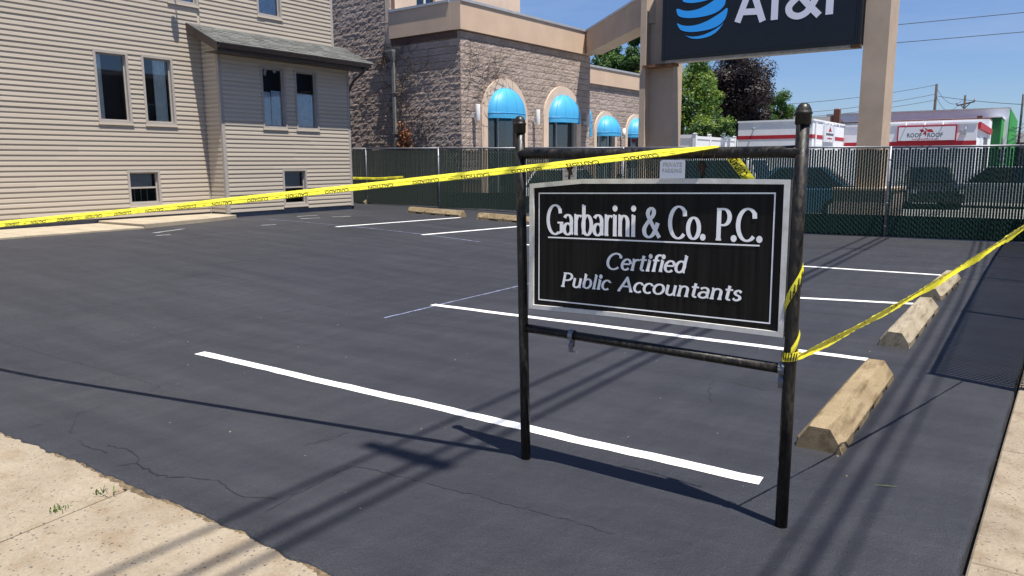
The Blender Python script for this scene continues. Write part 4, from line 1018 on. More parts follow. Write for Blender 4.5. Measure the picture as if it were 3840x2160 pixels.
# ================================================================== SHOP OF SPLIT-FACE BLOCK
r28 = R(2.8)
U = V(math.sin(r28), math.cos(r28), 0); W = V(-math.cos(r28), math.sin(r28), 0)
B0 = onY(1732, 540, 18.6); B0.z = 0
shop = thing('block_shop', 'brown split-face block shop with tan cornice and blue dome awnings', 'shop', B0 + W * 2 + U * 3)
def RF(a, d, z): return B0 + U * a - W * d + V(0, 0, z)       # right-hand face: a along it, d out of it
def LF(a, d, z): return B0 + W * a - U * d + V(0, 0, z)       # left-hand face
CH = 0.2125; BL = 0.425; Z0 = 2.19 - CH * 6
bmesh_v = []
for k in range(7):
    rg = random.Random(100 + k); m = MB(); nx_, nz_ = 5, 3
    lx, lz = BL - 0.002, CH - 0.013
    for j in range(nz_ + 1):
        for i in range(nx_ + 1):
            ed = i in (0, nx_) or j in (0, nz_)
            d = rg.uniform(0.006, 0.016) if ed else rg.uniform(0.006, 0.027)
            x = -lx / 2 + lx * i / nx_ + (0 if ed else rg.uniform(-0.02, 0.02)); z = 0.006 + lz * j / nz_ + (0 if ed else rg.uniform(-0.012, 0.012))
            m.v.append((x, -d, z))
    for j in range(nz_):
        for i in range(nx_):
            a = j * (nx_ + 1) + i; m.f.append((a, a + 1, a + nx_ + 2, a + nx_ + 1))
    per = [i for i in range(nx_ + 1)] + [(j + 1) * (nx_ + 1) - 1 for j in range(1, nz_ + 1)] + [nz_ * (nx_ + 1) + i for i in range(nx_ - 1, -1, -1)] + [j * (nx_ + 1) for j in range(nz_ - 1, 0, -1)]
    b = len(m.v)
    for q in per: m.v.append((m.v[q][0], 0.09, m.v[q][2]))
    for i in range(len(per)): m.f.append((per[i], b + i, b + (i + 1) % len(per), per[(i + 1) % len(per)]))
    me = bpy.data.meshes.new('block'); me.from_pydata(m.v, [], m.f); me.update(); me.materials.append(M['block']); bmesh_v.append((me, m.v, m.f))
placed = []          # (distance, point, rotation, x scale, variant)
def course_wall(fn, a0, a1, z0, z1, rot, sgn, archs=()):
    z = Z0; k = 0
    while z < z1 - 0.05:
        if z >= z0 - 0.01:
            zz = min(CH, z1 - z); edges = []; a = a0 - (BL / 2 if k % 2 else 0)
            while a < a1:
                edges.append((max(a, a0), min(a + BL, a1))); a += BL
            for (ea, eb) in edges:
                segs = [(ea, eb)]
                for (c, hw_, sp) in archs:
                    zm = z + CH / 2
                    if zm < sp: h_ = hw_
                    elif zm < sp + hw_: h_ = math.sqrt(hw_ ** 2 - (zm - sp) ** 2)
                    else: continue
                    ns_ = []
                    for s0, s1 in segs:
                        if c + h_ <= s0 or c - h_ >= s1: ns_.append((s0, s1)); continue
                        if c - h_ > s0: ns_.append((s0, c - h_))
                        if c + h_ < s1: ns_.append((c + h_, s1))
                    segs = ns_
                for s0, s1 in segs:
                    if s1 - s0 < 0.04: continue
                    p = fn((s0 + s1) / 2, 0, z); vis = z > 1.75
                    placed.append(((p - CAM).length + (0 if vis else 100), p, rot, (s1 - s0) / BL, rng.randrange(7), zz / CH))
        z += CH; k += 1
rotR, rotL = R(90) - r28, -r28
ARC = [(2.12, 1.05, 3.16), (5.52, 1.05, 3.16)]
course_wall(RF, 0.0, 7.43, 1.1, 5.60, rotR, 1, ARC)
course_wall(LF, 0.0, 2.93, 1.1, 5.60, rotL, -1)
course_wall(LF, 2.95, 8.4, 1.1, 7.3, rotL, -1)
WD = -1.5
WF = lambda a, d, z: RF(a, d + WD, z)
ARC2 = [(11.15, 0.84, 2.86), (13.85, 0.84, 2.86)]
course_wall(WF, 7.5, 16.0, 1.1, 4.9, rotR, 1, ARC2)
placed.sort(key=lambda t: t[0])
rest = MB()
for i, (dd, p, ro, sx, k, sz) in enumerate(placed):
    if i < 300: link('block', bmesh_v[k][0], None, shop, p, rot=(0, 0, ro), scale=(sx, 1, sz))
    else:
        c_, s_ = math.cos(ro), math.sin(ro)
        rest.add([(p.x + c_ * x * sx - s_ * y, p.y + s_ * x * sx + c_ * y, p.z + z * sz) for x, y, z in bmesh_v[k][1]], bmesh_v[k][2])
rest.build('far_blocks', 'block', shop, kind='stuff')
def rbox(a0, a1, d0, d1, z0, z1, name, mm, fn=RF, par=None):
    o = fn(a0, d0, z0); return MB().obox(o, fn(a1, d0, z0) - o, fn(a0, d1, z0) - o, V(0, 0, z1 - z0)).build(name, mm, par or shop)
# masonry core behind the blocks, with openings
def core(fn, a0, a1, z1, archs, dd=0.085):
    xs_ = [a0] + [x for c, h_, sp in archs for x in (c - h_, c + h_)] + [a1]
    for i in range(0, len(xs_), 2): rbox(xs_[i], xs_[i + 1], -dd - 0.2, -0.028, 0, z1, 'wall_core', 'mortar', fn)
    for c, h_, sp in archs: rbox(c - h_, c + h_, -dd - 0.2, -0.028, sp + h_, z1, 'wall_core', 'mortar', fn)
core(RF, 0.0, 7.43, 5.6, ARC); core(LF, 0.29, 8.4, 5.6, []); core(WF, 7.5, 16.0, 4.9, ARC2)
rbox(2.95, 8.4, -0.2, -0.028, 5.6, 7.3, 'wall_core', 'mortar', LF)
rbox(8.0, 8.2, -0.3, 0.0, 0.0, 0.1, 'footing', 'mortar', LF)
# dark interior behind the glass
rbox(0.4, 7.2, -3.2, -3.1, 0, 5.4, 'back_wall', 'interior'); rbox(8.0, 15.8, -3.2, -3.1, 0, 4.8, 'back_wall', 'interior', WF)
rbox(7.25, 7.43, -3.0, -0.29, 0, 5.6, 'end_wall', 'stucco')
rbox(0.3, 7.2, -3.05, -0.3, 5.3, 5.55, 'ceiling', 'interior')
# cornice with metal coping
def cornice(fn, a0, a1, z0, z1, ex=0.0):
    c = rbox(a0, a1, -0.3, 0.11, z0, z1, 'cornice', 'stucco', fn)
    rbox(a0, a1, -0.33, 0.145, z1, z1 + 0.075, 'coping', 'coping', fn, c)
cornice(RF, -0.11, 7.45, 5.61, 6.41)
c_ = rbox(0.301, 2.94, -0.3, 0.112, 5.612, 6.412, 'cornice', 'stucco', LF); rbox(0.331, 2.94, -0.33, 0.147, 6.413, 6.488, 'coping', 'coping', LF, c_)
cornice(WF, 7.44, 16.0, 4.9, 5.56)
MB().obox(LF(0.12, -0.06, 5.40), W * 2.8, U * 0.10 * -1, V(0, 0, 0.205)).build('lintel_course', 'mortar', shop)
rbox(-0.11, 2.9, -6.0, -0.34, 5.5, 5.62, 'roof_deck', 'roof_grey', LF) if False else rbox(0.3, 7.3, -5.5, -0.34, 5.7, 5.8, 'roof_deck', 'roof_grey')
# upper storey wall set back
UA = lambda a, d, z: RF(a, d - 2.98, z)
pe = onP(1950, 20, UA(0, 0, 0), W); ae = (pe - B0).dot(U)
w1 = (onP(1562, 10, UA(0, 0, 0), W) - B0).dot(U); w2 = (onP(1632, 10, UA(0, 0, 0), W) - B0).dot(U)
rbox(-0.02, w1, -0.2, 0, 5.5, 8.6, 'upper_wall', 'stucco_trim', UA); rbox(w2, ae, -0.2, 0, 5.5, 8.6, 'upper_wall', 'stucco_trim', UA); rbox(w1, w2, -0.2, 0, 5.5, 6.55, 'upper_wall', 'stucco_trim', UA)
rbox(w1, w2, -0.12, -0.10, 6.55, 8.6, 'upper_window', 'shop_pane', UA); rbox((w1 + w2) / 2 - 0.03, (w1 + w2) / 2 + 0.03, -0.1, -0.05, 6.55, 8.6, 'mullion', 'lamp_white', UA)
rbox(w1, w2, -0.6, -0.5, 6.0, 8.6, 'curtain', 'lace', UA)
rbox(ae - 0.2, ae, -4, -0.2, 5.5, 8.6, 'upper_wall', 'stucco_trim', UA)
# arched windows with awnings
def dome(fn, c, hw_, zb, h_, pr, vz, par, nm='awning'):
    m = MB(); gores = 6; sub = 4; nl = 9; g = gores * sub
    def pt(lo, la):
        rr = 1 + 0.016 * abs(math.sin(lo * gores)) * math.cos(la)
        return fn(c - hw_ * rr * math.cos(la) * math.cos(lo), pr * rr * math.cos(la) * math.sin(lo) + 0.06, zb + h_ * math.sin(la))
    for j in range(nl + 1):
        for i in range(g + 1): m.v.append(tuple(pt(math.pi * i / g, math.pi / 2 * j / nl)))
    for j in range(nl):
        for i in range(g): a = j * (g + 1) + i; m.f.append((a, a + 1, a + g + 2, a + g + 1))
    a = m.build(nm, 'awning', par, smooth=True)
    m = MB()
    for i in range(g + 1):
        p = pt(math.pi * i / g, 0); m.v += [tuple(p), tuple(p - V(0, 0, vz))]
    for i in range(g): m.f.append((2 * i, 2 * i + 1, 2 * i + 3, 2 * i + 2))
    m.build('valance', 'awning', a)
    sm = MB()
    for i in range(1, gores): sm.tube([pt(math.pi * i / gores, math.pi / 2 * j / nl) for j in range(nl)], 0.011, 5, False)
    sm.tube([pt(math.pi * i / g, 0.0) for i in range(g + 1)], 0.012, 5, False)
    sm.build('seam', 'awning_seam', a)
def arch_window(fn, c, hin, hout, sp, zb, poster=None):
    m = MB(); n = 20; ring = []
    prof_ = [(-0.10, hin), (0.065, hin), (0.065, hout), (-0.02, hout)]
    path = [(-1, zb), (-1, sp)]; pts_ = []
    def P_(r_, d, t): 
        if t == 'L': return None
    verts = []
    stations = [('s', -1, zb), ('s', -1, sp)] + [('a', math.pi - math.pi * i / n, 0) for i in range(1, n)] + [('s', 1, sp), ('s', 1, zb)]
    for s_ in stations:
        for d, r_ in prof_:
            if s_[0] == 's': verts.append(fn(c + s_[1] * r_, d, s_[2]))
            else: verts.append(fn(c + r_ * math.cos(s_[1]), d, sp + r_ * math.sin(s_[1])))
    k = 4; fs = []
    for i in range(len(stations) - 1):
        for j in range(k): fs.append((i * k + j, (i + 1) * k + j, (i + 1) * k + (j + 1) % k, i * k + (j + 1) % k))
    tr_ = MB().add(verts, fs).build('arch_trim', 'stucco_trim', shop)
    vs_ = [fn(c - hin - 0.02, -0.14, zb), fn(c + hin + 0.02, -0.14, zb)] + [fn(c + (hin + 0.02) * math.cos(math.pi * i / n), -0.14, sp + (hin + 0.02) * math.sin(math.pi * i / n)) for i in range(n + 1)]
    MB().add(vs_, [tuple(range(len(vs_)))]).build('pane', 'shop_pane', tr_)
    for off, wd in ((-hin + 0.03, 0.06), (-0.25 * hin, 0.05), (hin - 0.03, 0.06)):
        o = fn(c + off - wd / 2, -0.13, zb); MB().obox(o, U * wd, -W * 0.06, V(0, 0, sp + 0.3 - zb)).build('mullion', 'alu', tr_)
    o = fn(c - hin, -0.13, 1.98); MB().obox(o, U * 2 * hin, -W * 0.055, V(0, 0, 0.05)).build('mullion', 'alu', tr_)
    if poster:
        for (q0, q1, z0, z1, mm) in poster:
            o = fn(c + q0, -0.22, z0); MB().obox(o, U * (q1 - q0), -W * 0.01, V(0, 0, z1 - z0)).build('window_poster', mm, tr_)
    return tr_
a1 = arch_window(RF, 2.12, 0.92, 1.22, 3.14, 0.7, [(0.35, 0.75, 0.9, 3.0, 'lace')])
dome(RF, 2.10, 0.90, 3.23, 0.82, 0.50, 0.17, a1)
a2 = arch_window(RF, 5.52, 0.92, 1.22, 3.14, 0.7, [(-0.7, -0.1, 1.2, 2.6, 'lace'), (0.0, 0.35, 1.2, 2.3, 'sign_white')])
dome(RF, 5.50, 0.90, 3.23, 0.82, 0.50, 0.17, a2)
a3 = arch_window(WF, 11.15, 0.76, 0.97, 2.86, 0.7, [(-0.7, 0.5, 1.5, 2.25, 'poster'), (0.0, 0.6, 2.3, 2.8, 'sign_white')])
dome(WF, 11.15, 0.76, 2.92, 0.72, 0.6, 0.15, a3)
a4 = arch_window(WF, 13.85, 0.76, 0.97, 2.86, 0.7, [(-0.7, 0.7, 1.4, 2.8, 'sign_white'), (-0.6, -0.3, 2.2, 2.6, 'red')])
dome(WF, 13.85, 0.76, 2.92, 0.72, 0.6, 0.15, a4)
EF = lambda a, d, z: B0 + U * (7.44 + d) + W * (0.75 + a) + V(0, 0, z)
dome(EF, 0.0, 0.75, 3.2, 0.9, 0.62, 0.55, shop, 'end_awning')
for a in (0.52, 3.72, 7.02):
    s_ = MB().lathe([(0.075, -0.25), (0.078, -0.24), (0.078, 0.24), (0.075, 0.25)], RF(a, 0.22, 3.19), 14).build('wall_light', 'lamp_white', shop, smooth=True)
    o = RF(a - 0.05, 0.0, 3.05); MB().obox(o, U * 0.1, -W * 0.16, V(0, 0, 0.13)).build('bracket', 'lamp_white', s_)
for a in (8.4, 12.5):
    s_ = MB().lathe([(0.07, -0.22), (0.07, 0.22)], WF(a, 0.2, 2.92), 12).build('wall_light', 'lamp_white', shop, smooth=True)
    o = WF(a - 0.05, 0.0, 2.85); MB().obox(o, U * 0.1, -W * 0.14, V(0, 0, 0.12)).build('bracket', 'lamp_white', s_)
# downspout with its conductor head on the left-hand wall
dsp = MB().obox(LF(2.86, 0.02, 0.3), -W * 0.10, -U * 0.10, V(0, 0, 4.62)).build('downspout', 'downspout', shop)
hd = MB(); q = [LF(2.99, 0.0, 5.2), LF(2.70, 0.0, 5.2), LF(2.70, 0.24, 5.2), LF(2.99, 0.24, 5.2)]; q2 = [LF(2.865, 0.015, 4.9), LF(2.755, 0.015, 4.9), LF(2.755, 0.125, 4.9), LF(2.865, 0.125, 4.9)]
hd.add([p + V(0, 0, 0.06) for p in q] + q + q2, [(0, 1, 2, 3), (0, 4, 5, 1), (1, 5, 6, 2), (2, 6, 7, 3), (3, 7, 4, 0), (4, 8, 9, 5), (5, 9, 10, 6), (6, 10, 11, 7), (7, 11, 8, 4)])
hd.build('conductor_head', 'downspout', dsp)
for zz in (2.6, 3.9): MB().obox(LF(2.90, 0.0, zz), -W * 0.18, -U * 0.13, V(0, 0, 0.03)).build('strap', 'downspout', dsp)
# withered creeper on the two faces
vm = MB()
def creep(fn, a, z, ang, n, r_, depth=0):
    p = [fn(a, 0.06, z)]
    for i in range(n):
        ang += rng.gauss(0, 0.35); a += math.cos(ang) * 0.11; z += math.sin(ang) * 0.11
        if a < 0.03 or z > 5.5: break
        p.append(fn(a, 0.06 + rng.uniform(-0.01, 0.02), z))
        if depth < 2 and rng.random() < 0.20: creep(fn, a, z, ang + rng.choice((-1, 1)) * rng.uniform(0.5, 1.1), n - i - 2, r_ * 0.7, depth + 1)
    if len(p) > 2: vm.tube(p, r_, 4, False)
for i in range(5): creep(RF, rng.uniform(0.05, 0.5), rng.uniform(2.6, 4.6), rng.uniform(0.3, 1.5), 22, 0.006)
for i in range(2): creep(RF, 1.0 + 0.5 * i, 4.5, rng.uniform(0.2, 1.2), 16, 0.005)
for i in range(11): creep(LF, 2.62 + rng.uniform(-0.15, 0.1), rng.uniform(1.2, 4.2), R(90) + rng.gauss(0, 0.25), 20, 0.008)
for i in range(8): creep(LF, 2.7, 4.9, rng.uniform(0.2, 2.9), 10, 0.009)
vine = vm.build('dead_creeper', 'vine', at=LF(2.6, 0.06, 1.2)); tag(vine, 'leafless brown creeper climbing the block wall by the downspout', 'creeper')
lm = MB()
for i in range(420):
    a = rng.gauss(2.42, 0.16); z = rng.gauss(2.35, 0.28); p = LF(a, rng.uniform(0.06, 0.16), z); d1 = V(rng.gauss(0, 1), rng.gauss(0, 1), rng.gauss(0, 1)).normalized() * 0.045; d2 = V(rng.gauss(0, 1), rng.gauss(0, 1), rng.gauss(0, 1)).normalized() * 0.03
    lm.add([p - d1, p + d2, p + d1, p - d2], [(0, 1, 2, 3)])
lm.build('dead_leaves', 'dead_leaf', vine, kind='stuff')

# ================================================================== PYLON SIGN
YP = 21.0
pyl = thing('pylon_sign', 'tall tan pylon carrying a dark phone shop sign with a blue striped globe', 'pylon sign', (-6.5, YP, 0))
def pillar(x0, x1, y0, y1, z0, z1, name='pillar'):
    return MB().box(x0, x1, y0, y1, z0, z1).build(name, 'pillar_stucco', pyl)
pxl = lambda x, y, Y: onY(x, y, Y).x
pillar(pxl(2428, 400, 21.22), pxl(2521, 400, 21.22), 21.22, 21.9, 0.9, 8.6)
fx0, fx1 = pxl(2396, 400, 20.92), pxl(2417, 400, 20.92)
pillar(fx0, fx1, 20.92, 21.219, 0.9, 8.6, 'pillar_rib')
rx0, rx1 = pxl(3228, 300, YP), pxl(3321, 300, YP)
pillar(rx0, rx1, YP, YP + 1.25, 0.97, 8.6)
for x0, x1, y0, y1 in ((rx0 - 0.42, rx1 + 0.42, YP - 0.35, YP + 1.6), (fx0 - 0.4, pxl(2521, 400, 21.22) + 0.4, 20.5, 22.3)):
    MB().box(x0, x1, y0, y1, -0.05, 0.93).build('plinth', 'block', pyl); MB().box(x0 - 0.03, x1 + 0.03, y0 - 0.03, y1 + 0.03, 0.93, 0.985).build('plinth_cap', 'stucco_trim', pyl)
# diagonal beam from the shop's cornice to the left pillar
bs = RF(7.0, 0.05, 0); be = V((fx0 + fx1) / 2, 21.05, 0); bd = (be - bs); bd.z = 0; bl_ = bd.length; bd.normalize(); bn = V(-bd.y, bd.x, 0)
if bn.y > 0: bn = -bn
bw = 0.62
MB().obox(bs + V(0, 0, 5.62) - bn * bw, bd * (bl_ + 0.05), bn * bw, V(0, 0, 0.80)).build('beam', 'pillar_stucco', pyl)
MB().obox(bs + V(0, 0, 6.42) - bn * (bw + 0.03), bd * (bl_ - 0.1), bn * (bw + 0.06), V(0, 0, 0.07)).build('beam_coping', 'coping', pyl)
YSg = 20.80
sx0, sx1 = pxl(2481, 200, YSg), pxl(3227, 150, YSg); sz0 = onY(2850, 196, YSg).z
cab = MB().box(sx0, sx1, YSg + 0.012, YSg + 0.40, sz0, 7.6).build('sign_cabinet', 'sign_black', pyl)
MB().box(sx0 + 0.09, sx1 - 0.13, YSg - 0.004, YSg + 0.011, sz0 + 0.10, 7.5).build('sign_face', 'navy', cab)
for x0, x1 in ((sx0, sx0 + 0.085), (sx1 - 0.125, sx1 - 0.085), (sx1 - 0.075, sx1)): MB().box(x0, x1, YSg - 0.012, YSg + 0.0115, sz0, 7.6).build('retainer', 'navy', cab)
MB().box(sx0 + 0.086, sx1 - 0.126, YSg - 0.012, YSg + 0.0113, sz0, sz0 + 0.095).build('retainer', 'sign_black', cab)
MB().box(sx0 + 0.1, sx1 - 0.02, YSg + 0.02, YSg + 0.36, sz0 - 0.075, sz0 - 0.002).build('bottom_angle', 'steel_rail', pyl)
MB().box(sx0 - 0.62, sx0 + 0.36, YSg + 0.06, 21.215, sz0 - 0.15, sz0 - 0.078).build('support_bracket', 'rust', pyl)
MB().box(sx1 - 0.22, sx1 + 0.02, YSg + 0.0, YSg + 0.12, sz0 - 0.085, sz0 - 0.01).build('support_bracket', 'rust', pyl)
# globe: bands of a tilted ball laid flat on the face
gc = onY(2630, 42, YSg); gr = (pxl(2727, 42, YSg) - pxl(2533, 42, YSg)) / 2
gm_ = MB(); tl_ = R(24); rl_ = R(9)
for bi, (p0, p1) in enumerate(((-80, -63), (-55, -33), (-24, 1), (10, 33), (42, 60), (68, 80))):
    n = 40; row0 = []; row1 = []
    for i in range(n + 1):
        lam = -90 + 180 * i / n; swell = 0.62 + 0.5 * math.exp(-((lam - 42) / 42.0) ** 2)
        md = (p0 + p1) / 2; hf = (p1 - p0) / 2 * swell * (0.12 + 0.88 * min(1, (90 - abs(lam)) / 22.0))
        for arr, ph in ((row0, md - hf), (row1, md + hf)):
            ph = R(ph); la = R(lam); x = math.cos(ph) * math.sin(la); y_ = math.sin(ph); z_ = math.cos(ph) * math.cos(la)
            y2 = y_ * math.cos(tl_) - z_ * math.sin(tl_); z2 = y_ * math.sin(tl_) + z_ * math.cos(tl_); kk = 1.0 / math.hypot(x, y2) if z2 < 0 else 1.0; x *= kk; y2 *= kk; x3 = x * math.cos(rl_) - y2 * math.sin(rl_); y3 = x * math.sin(rl_) + y2 * math.cos(rl_)
            arr.append((gc.x + x3 * gr, YSg - 0.0075, gc.z + y3 * gr))
    b = len(gm_.v); gm_.v += row0 + row1
    for i in range(n): gm_.f.append((b + i, b + i + 1, b + n + 2 + i, b + n + 1 + i))
gm_.build('globe_logo', 'logo_blue', cab)
GL['1'] = (1.0, [ln((0.10, 0.0), (0.46, 0.97)), ln((0.54, 0.97), (0.90, 0.0)), ln((0.46, 0.965), (0.54, 0.965)), ln((0.22, 0.30), (0.78, 0.30))], [])
GL['2'] = (1.0, [ln((0.5, 0.0), (0.5, 0.98)), ln((0.02, 0.93), (0.98, 0.93))], [])
SY = lambda x, y: onY(2400 + x * 0.3494, y * 0.3494, YSg)
capH = 0.93 * (SY(1180, 0) - SY(1180, 390)).z; hwS = (SY(1480, 150).x - SY(1405, 150).x) / 2
write('1', SY(1012, 243), SY(1352, 228), capH, hwS * 0.95, hwS * 0.9, 0, YSg - 0.009, 'logo_white', cab, 'sign_letter')
write('2', SY(1290, 222), SY(1595, 205), capH, hwS, hwS * 0.9, 0, YSg - 0.009, 'logo_white', cab, 'sign_letter')
write('&', SY(1560, 185), SY(1930, 165), capH, hwS * 0.95, hwS * 0.9, 0, YSg - 0.009, 'logo_white', cab, 'sign_letter')
write('2', SY(1885, 165), SY(2180, 145), capH, hwS, hwS * 0.9, 0, YSg - 0.009, 'logo_white', cab, 'sign_letter')

# ================================================================== SIGNS ON THE FENCE
def flat_text(s_, x0, x1, z0, z1, y, mm, par, name='lettering'):
    tv, tf_ = text_mesh(s_); return MB().add([(x0 + a * (x1 - x0), y, z0 + b * (z1 - z0)) for a, b in tv], tf_).build(name, mm, par)
def fence_y(x): 
    for (p, q) in zip(FP[:-1], FP[1:]):
        if p[0] <= x <= q[0]: return p[1] + (q[1] - p[1]) * (x - p[0]) / (q[0] - p[0])
y_ = fence_y(-7.47) - 0.05
pk = thing('parking_sign', 'white sign with faded private parking letters fixed to the back fence', 'sign', (-7.47, y_, 1.1))
m = MB(); x0, x1, z0, z1 = -7.80, -7.14, 1.02, 1.705; c = 0.05
m.prism([(x0 + c, y_, z0), (x1 - c, y_, z0), (x1, y_, z0 + c), (x1, y_, z1 - c), (x1 - c, y_, z1), (x0 + c, y_, z1), (x0, y_, z1 - c), (x0, y_, z0 + c)], (0, 0.006, 0)); m.build('plate', 'sign_white', pk)
flat_text('PRIVATE', x0 + 0.08, x1 - 0.08, 1.545, 1.645, y_ - 0.002, 'faded_letter', pk); flat_text('PARKING', x0 + 0.07, x1 - 0.08, 1.40, 1.50, y_ - 0.002, 'faded_letter', pk)
y_ = fence_y(-10.3) - 0.05
pk = thing('parking_sign', 'small cream no parking notice fixed to the back fence left of the hanging sign', 'sign', (-10.3, y_, 1.0))
MB().box(-10.53, -10.10, y_, y_ + 0.006, 1.0, 1.66).build('plate', 'notice', pk)
flat_text('NO PARKING', -10.49, -10.14, 1.50, 1.55, y_ - 0.002, 'letter_grey', pk)
for z in (1.455, 1.425, 1.33, 1.30): MB().box(-10.46, -10.17, y_ - 0.003, y_ - 0.001, z, z + 0.012).build('text_line', 'faded_letter', pk)

# ================================================================== FAR SHOPS
def part(name, mm, par, *b): return MB().box(*b).build(name, mm, par)
YA = 42.0; ax0, ax1 = -13.76, -9.85
wa = thing('white_shop', 'low white flat-roofed building with a red stripe behind the lot, shaded end nearest', 'building', (-11.8, YA, 0))
part('wall', 'white_wall', wa, ax0, ax1, YA, 49.8, 0, 3.76)
part('parapet_cap', 'white_wall', wa, ax0 - 0.04, ax1 + 0.04, YA - 0.04, 49.8, 3.76, 3.85)
part('red_stripe', 'red', wa, ax0 - 0.01, ax1 + 0.012, YA - 0.012, 49.79, 2.86, 3.06)
sg_ = part('side_sign', 'sign_white', wa, ax1 + 0.013, ax1 + 0.10, 44.3, 46.9, 2.72, 3.62)
MB().prism([(ax1 + 0.104, 45.2, 3.30), (ax1 + 0.104, 46.0, 3.30), (ax1 + 0.104, 45.6, 3.55)], (0.004, 0, 0)).build('sign_mark', 'red', sg_)
part('sign_line', 'letter_grey', sg_, ax1 + 0.101, ax1 + 0.104, 44.7, 46.5, 3.08, 3.20); part('sign_line', 'red', sg_, ax1 + 0.101, ax1 + 0.104, 45.0, 46.2, 2.88, 2.95)
part('roller_door', 'white_wall', wa, ax1 + 0.0, ax1 + 0.03, 42.8, 44.2, 0, 2.6)
MB().tube([(ax1 + 0.06, 42.5, 0), (ax1 + 0.06, 42.5, 3.7)], 0.05, 6).build('downpipe', 'white_wall', wa)
for y in (44.6, 45.5, 46.4): MB().tube([(ax1 + 0.0, y, 3.7), (ax1 + 0.35, y, 3.74), (ax1 + 0.42, y, 3.6)], 0.03, 6).build('gooseneck_lamp', 'lamp_white', wa)
MB().tube([(-12.9, YA, 3.45), (-12.9, YA - 0.22, 3.42)], 0.05, 6).build('vent_pipe', 'zinc', wa)
YB = 49.84; bx0, bx1 = -9.85, -2.96
wb = thing('white_shop', 'white roofing shop with a wide red-bordered roof sign facing the lot', 'building', (-6.4, YB, 0))
part('wall', 'white_wall', wb, bx0 + 0.003, bx1, YB, 62.5, 0, 3.70)
part('parapet_cap', 'white_wall', wb, bx0 + 0.05, bx1 + 0.02, YB - 0.05, 62.5, 3.70, 3.80)
part('red_stripe', 'red', wb, bx0 + 0.05, bx1 + 0.0, YB - 0.012, YB + 0.3, 2.50, 2.77)
part('red_cornice', 'red', wb, bx1 + 0.001, bx1 + 0.16, YB + 0.2, 62.4, 3.42, 3.78)
part('door', 'sign_white', wb, bx1 + 0.001, bx1 + 0.04, 53.0, 55.0, 0, 3.0); part('shop_window', 'letter_grey', wb, bx1 + 0.001, bx1 + 0.03, 56.5, 60.5, 0.8, 3.1)
sgx0, sgx1, sz_0, sz_1 = -6.92, -3.92, 2.775, 3.64
sg_ = part('roof_sign', 'red', wb, sgx0, sgx1, YB - 0.16, YB - 0.001, sz_0, sz_1)
part('sign_face', 'sign_white', sg_, sgx0 + 0.07, sgx1 - 0.07, YB - 0.168, YB - 0.161, sz_0 + 0.04, sz_1 - 0.06)
yt = YB - 0.171
flat_text('ROOF', sgx0 + 0.52, sgx0 + 1.27, 2.99, 3.24, yt, 'letter_grey', sg_); flat_text('ROOF', sgx0 + 1.56, sgx0 + 2.33, 2.99, 3.24, yt, 'letter_grey', sg_)
flat_text('4', sgx0 + 1.32, sgx0 + 1.52, 3.06, 3.38, yt, 'red', sg_); flat_text('www.Roof4Roof.com', sgx0 + 0.78, sgx0 + 2.15, 2.855, 2.945, yt, 'red', sg_)
for q in ([(1.13, 3.44), (1.30, 3.44), (1.42, 3.33), (1.24, 3.27)], [(1.50, 3.33), (1.60, 3.44), (1.74, 3.44), (1.88, 3.28), (1.64, 3.28)], [(1.40, 3.46), (1.44, 3.52), (1.58, 3.40), (1.52, 3.38)]):
    MB().prism([(sgx0 + a, yt, b) for a, b in q], (0, 0.003, 0)).build('roof_mark', 'red', sg_)
for x in (-6.45, -5.5, -4.6): MB().tube([(x, YB - 0.05, 3.74), (x, YB - 0.42, 3.80), (x, YB - 0.48, 3.66)], 0.035, 6).build('gooseneck_lamp', 'lamp_white', wb)
MB().tube([(-3.5, YB, 3.55), (-3.5, YB - 0.1, 3.4), (-3.52, YB - 0.1, 3.2)], 0.03, 6).build('meter_mast', 'zinc', wb); part('meter_box', 'zinc', wb, -3.72, -3.45, YB - 0.16, YB - 0.001, 3.1, 3.32)
wc = thing('white_block', 'long pale painted wall with two roof levels behind the roofing shop', 'building', (-7, 63, 0))
d0, d1 = onY(3329, 455, 60), onY(3712, 442, 60); c0, c1 = onY(3100, 424, 68), onY(3789, 404, 68)
part('lower_wall', 'white_wall', wc, d0.x - 3.5, d1.x, 60, 67.9, 0, d0.z - 0.05); part('lower_coping', 'brick', wc, d0.x - 3.5, d1.x + 0.02, 59.95, 67.9, d0.z - 0.05, d0.z + 0.03)
part('upper_wall', 'white_wall', wc, c0.x, c1.x, 68, 90, 0, c1.z - 0.06); part('upper_coping', 'coping', wc, c0.x, c1.x + 0.03, 67.94, 90, c1.z - 0.06, c1.z + 0.04)
part('green_side', 'green_wall', wc, c1.x + 0.001, c1.x + 0.05, 67.99, 90, 0, c1.z - 0.06)
part('brick_chimney', 'brick', wc, onY(3665, 430, 61).x, onY(3684, 430, 61).x, 61, 61.4, d0.z, d0.z + 0.12 + 0.1)
g0, g1 = onY(3706, 441, 63.5), onY(3757, 437, 63.5)
wg = thing('green_building', 'bright green two-tone building beyond the roofing shop at the right', 'building', (g0.x, 63.5, 0))
part('shaded_wall', 'green_wall_shade', wg, g0.x, g1.x, 63.5, 63.7, 0, g0.z); part('lit_wall', 'green_wall', wg, g1.x - 0.2, g1.x + 0.02, 63.701, 80, 0, g0.z - 0.02)  # front wall in the darker green that paints in its shade
part('parapet_cap', 'white_wall', wg, g0.x - 0.02, g1.x + 0.06, 63.42, 80, g0.z, g0.z + 0.08); part('window', 'letter_grey', wg, g1.x + 0.021, g1.x + 0.05, 66.0, 68.2, 1.6, 3.3)
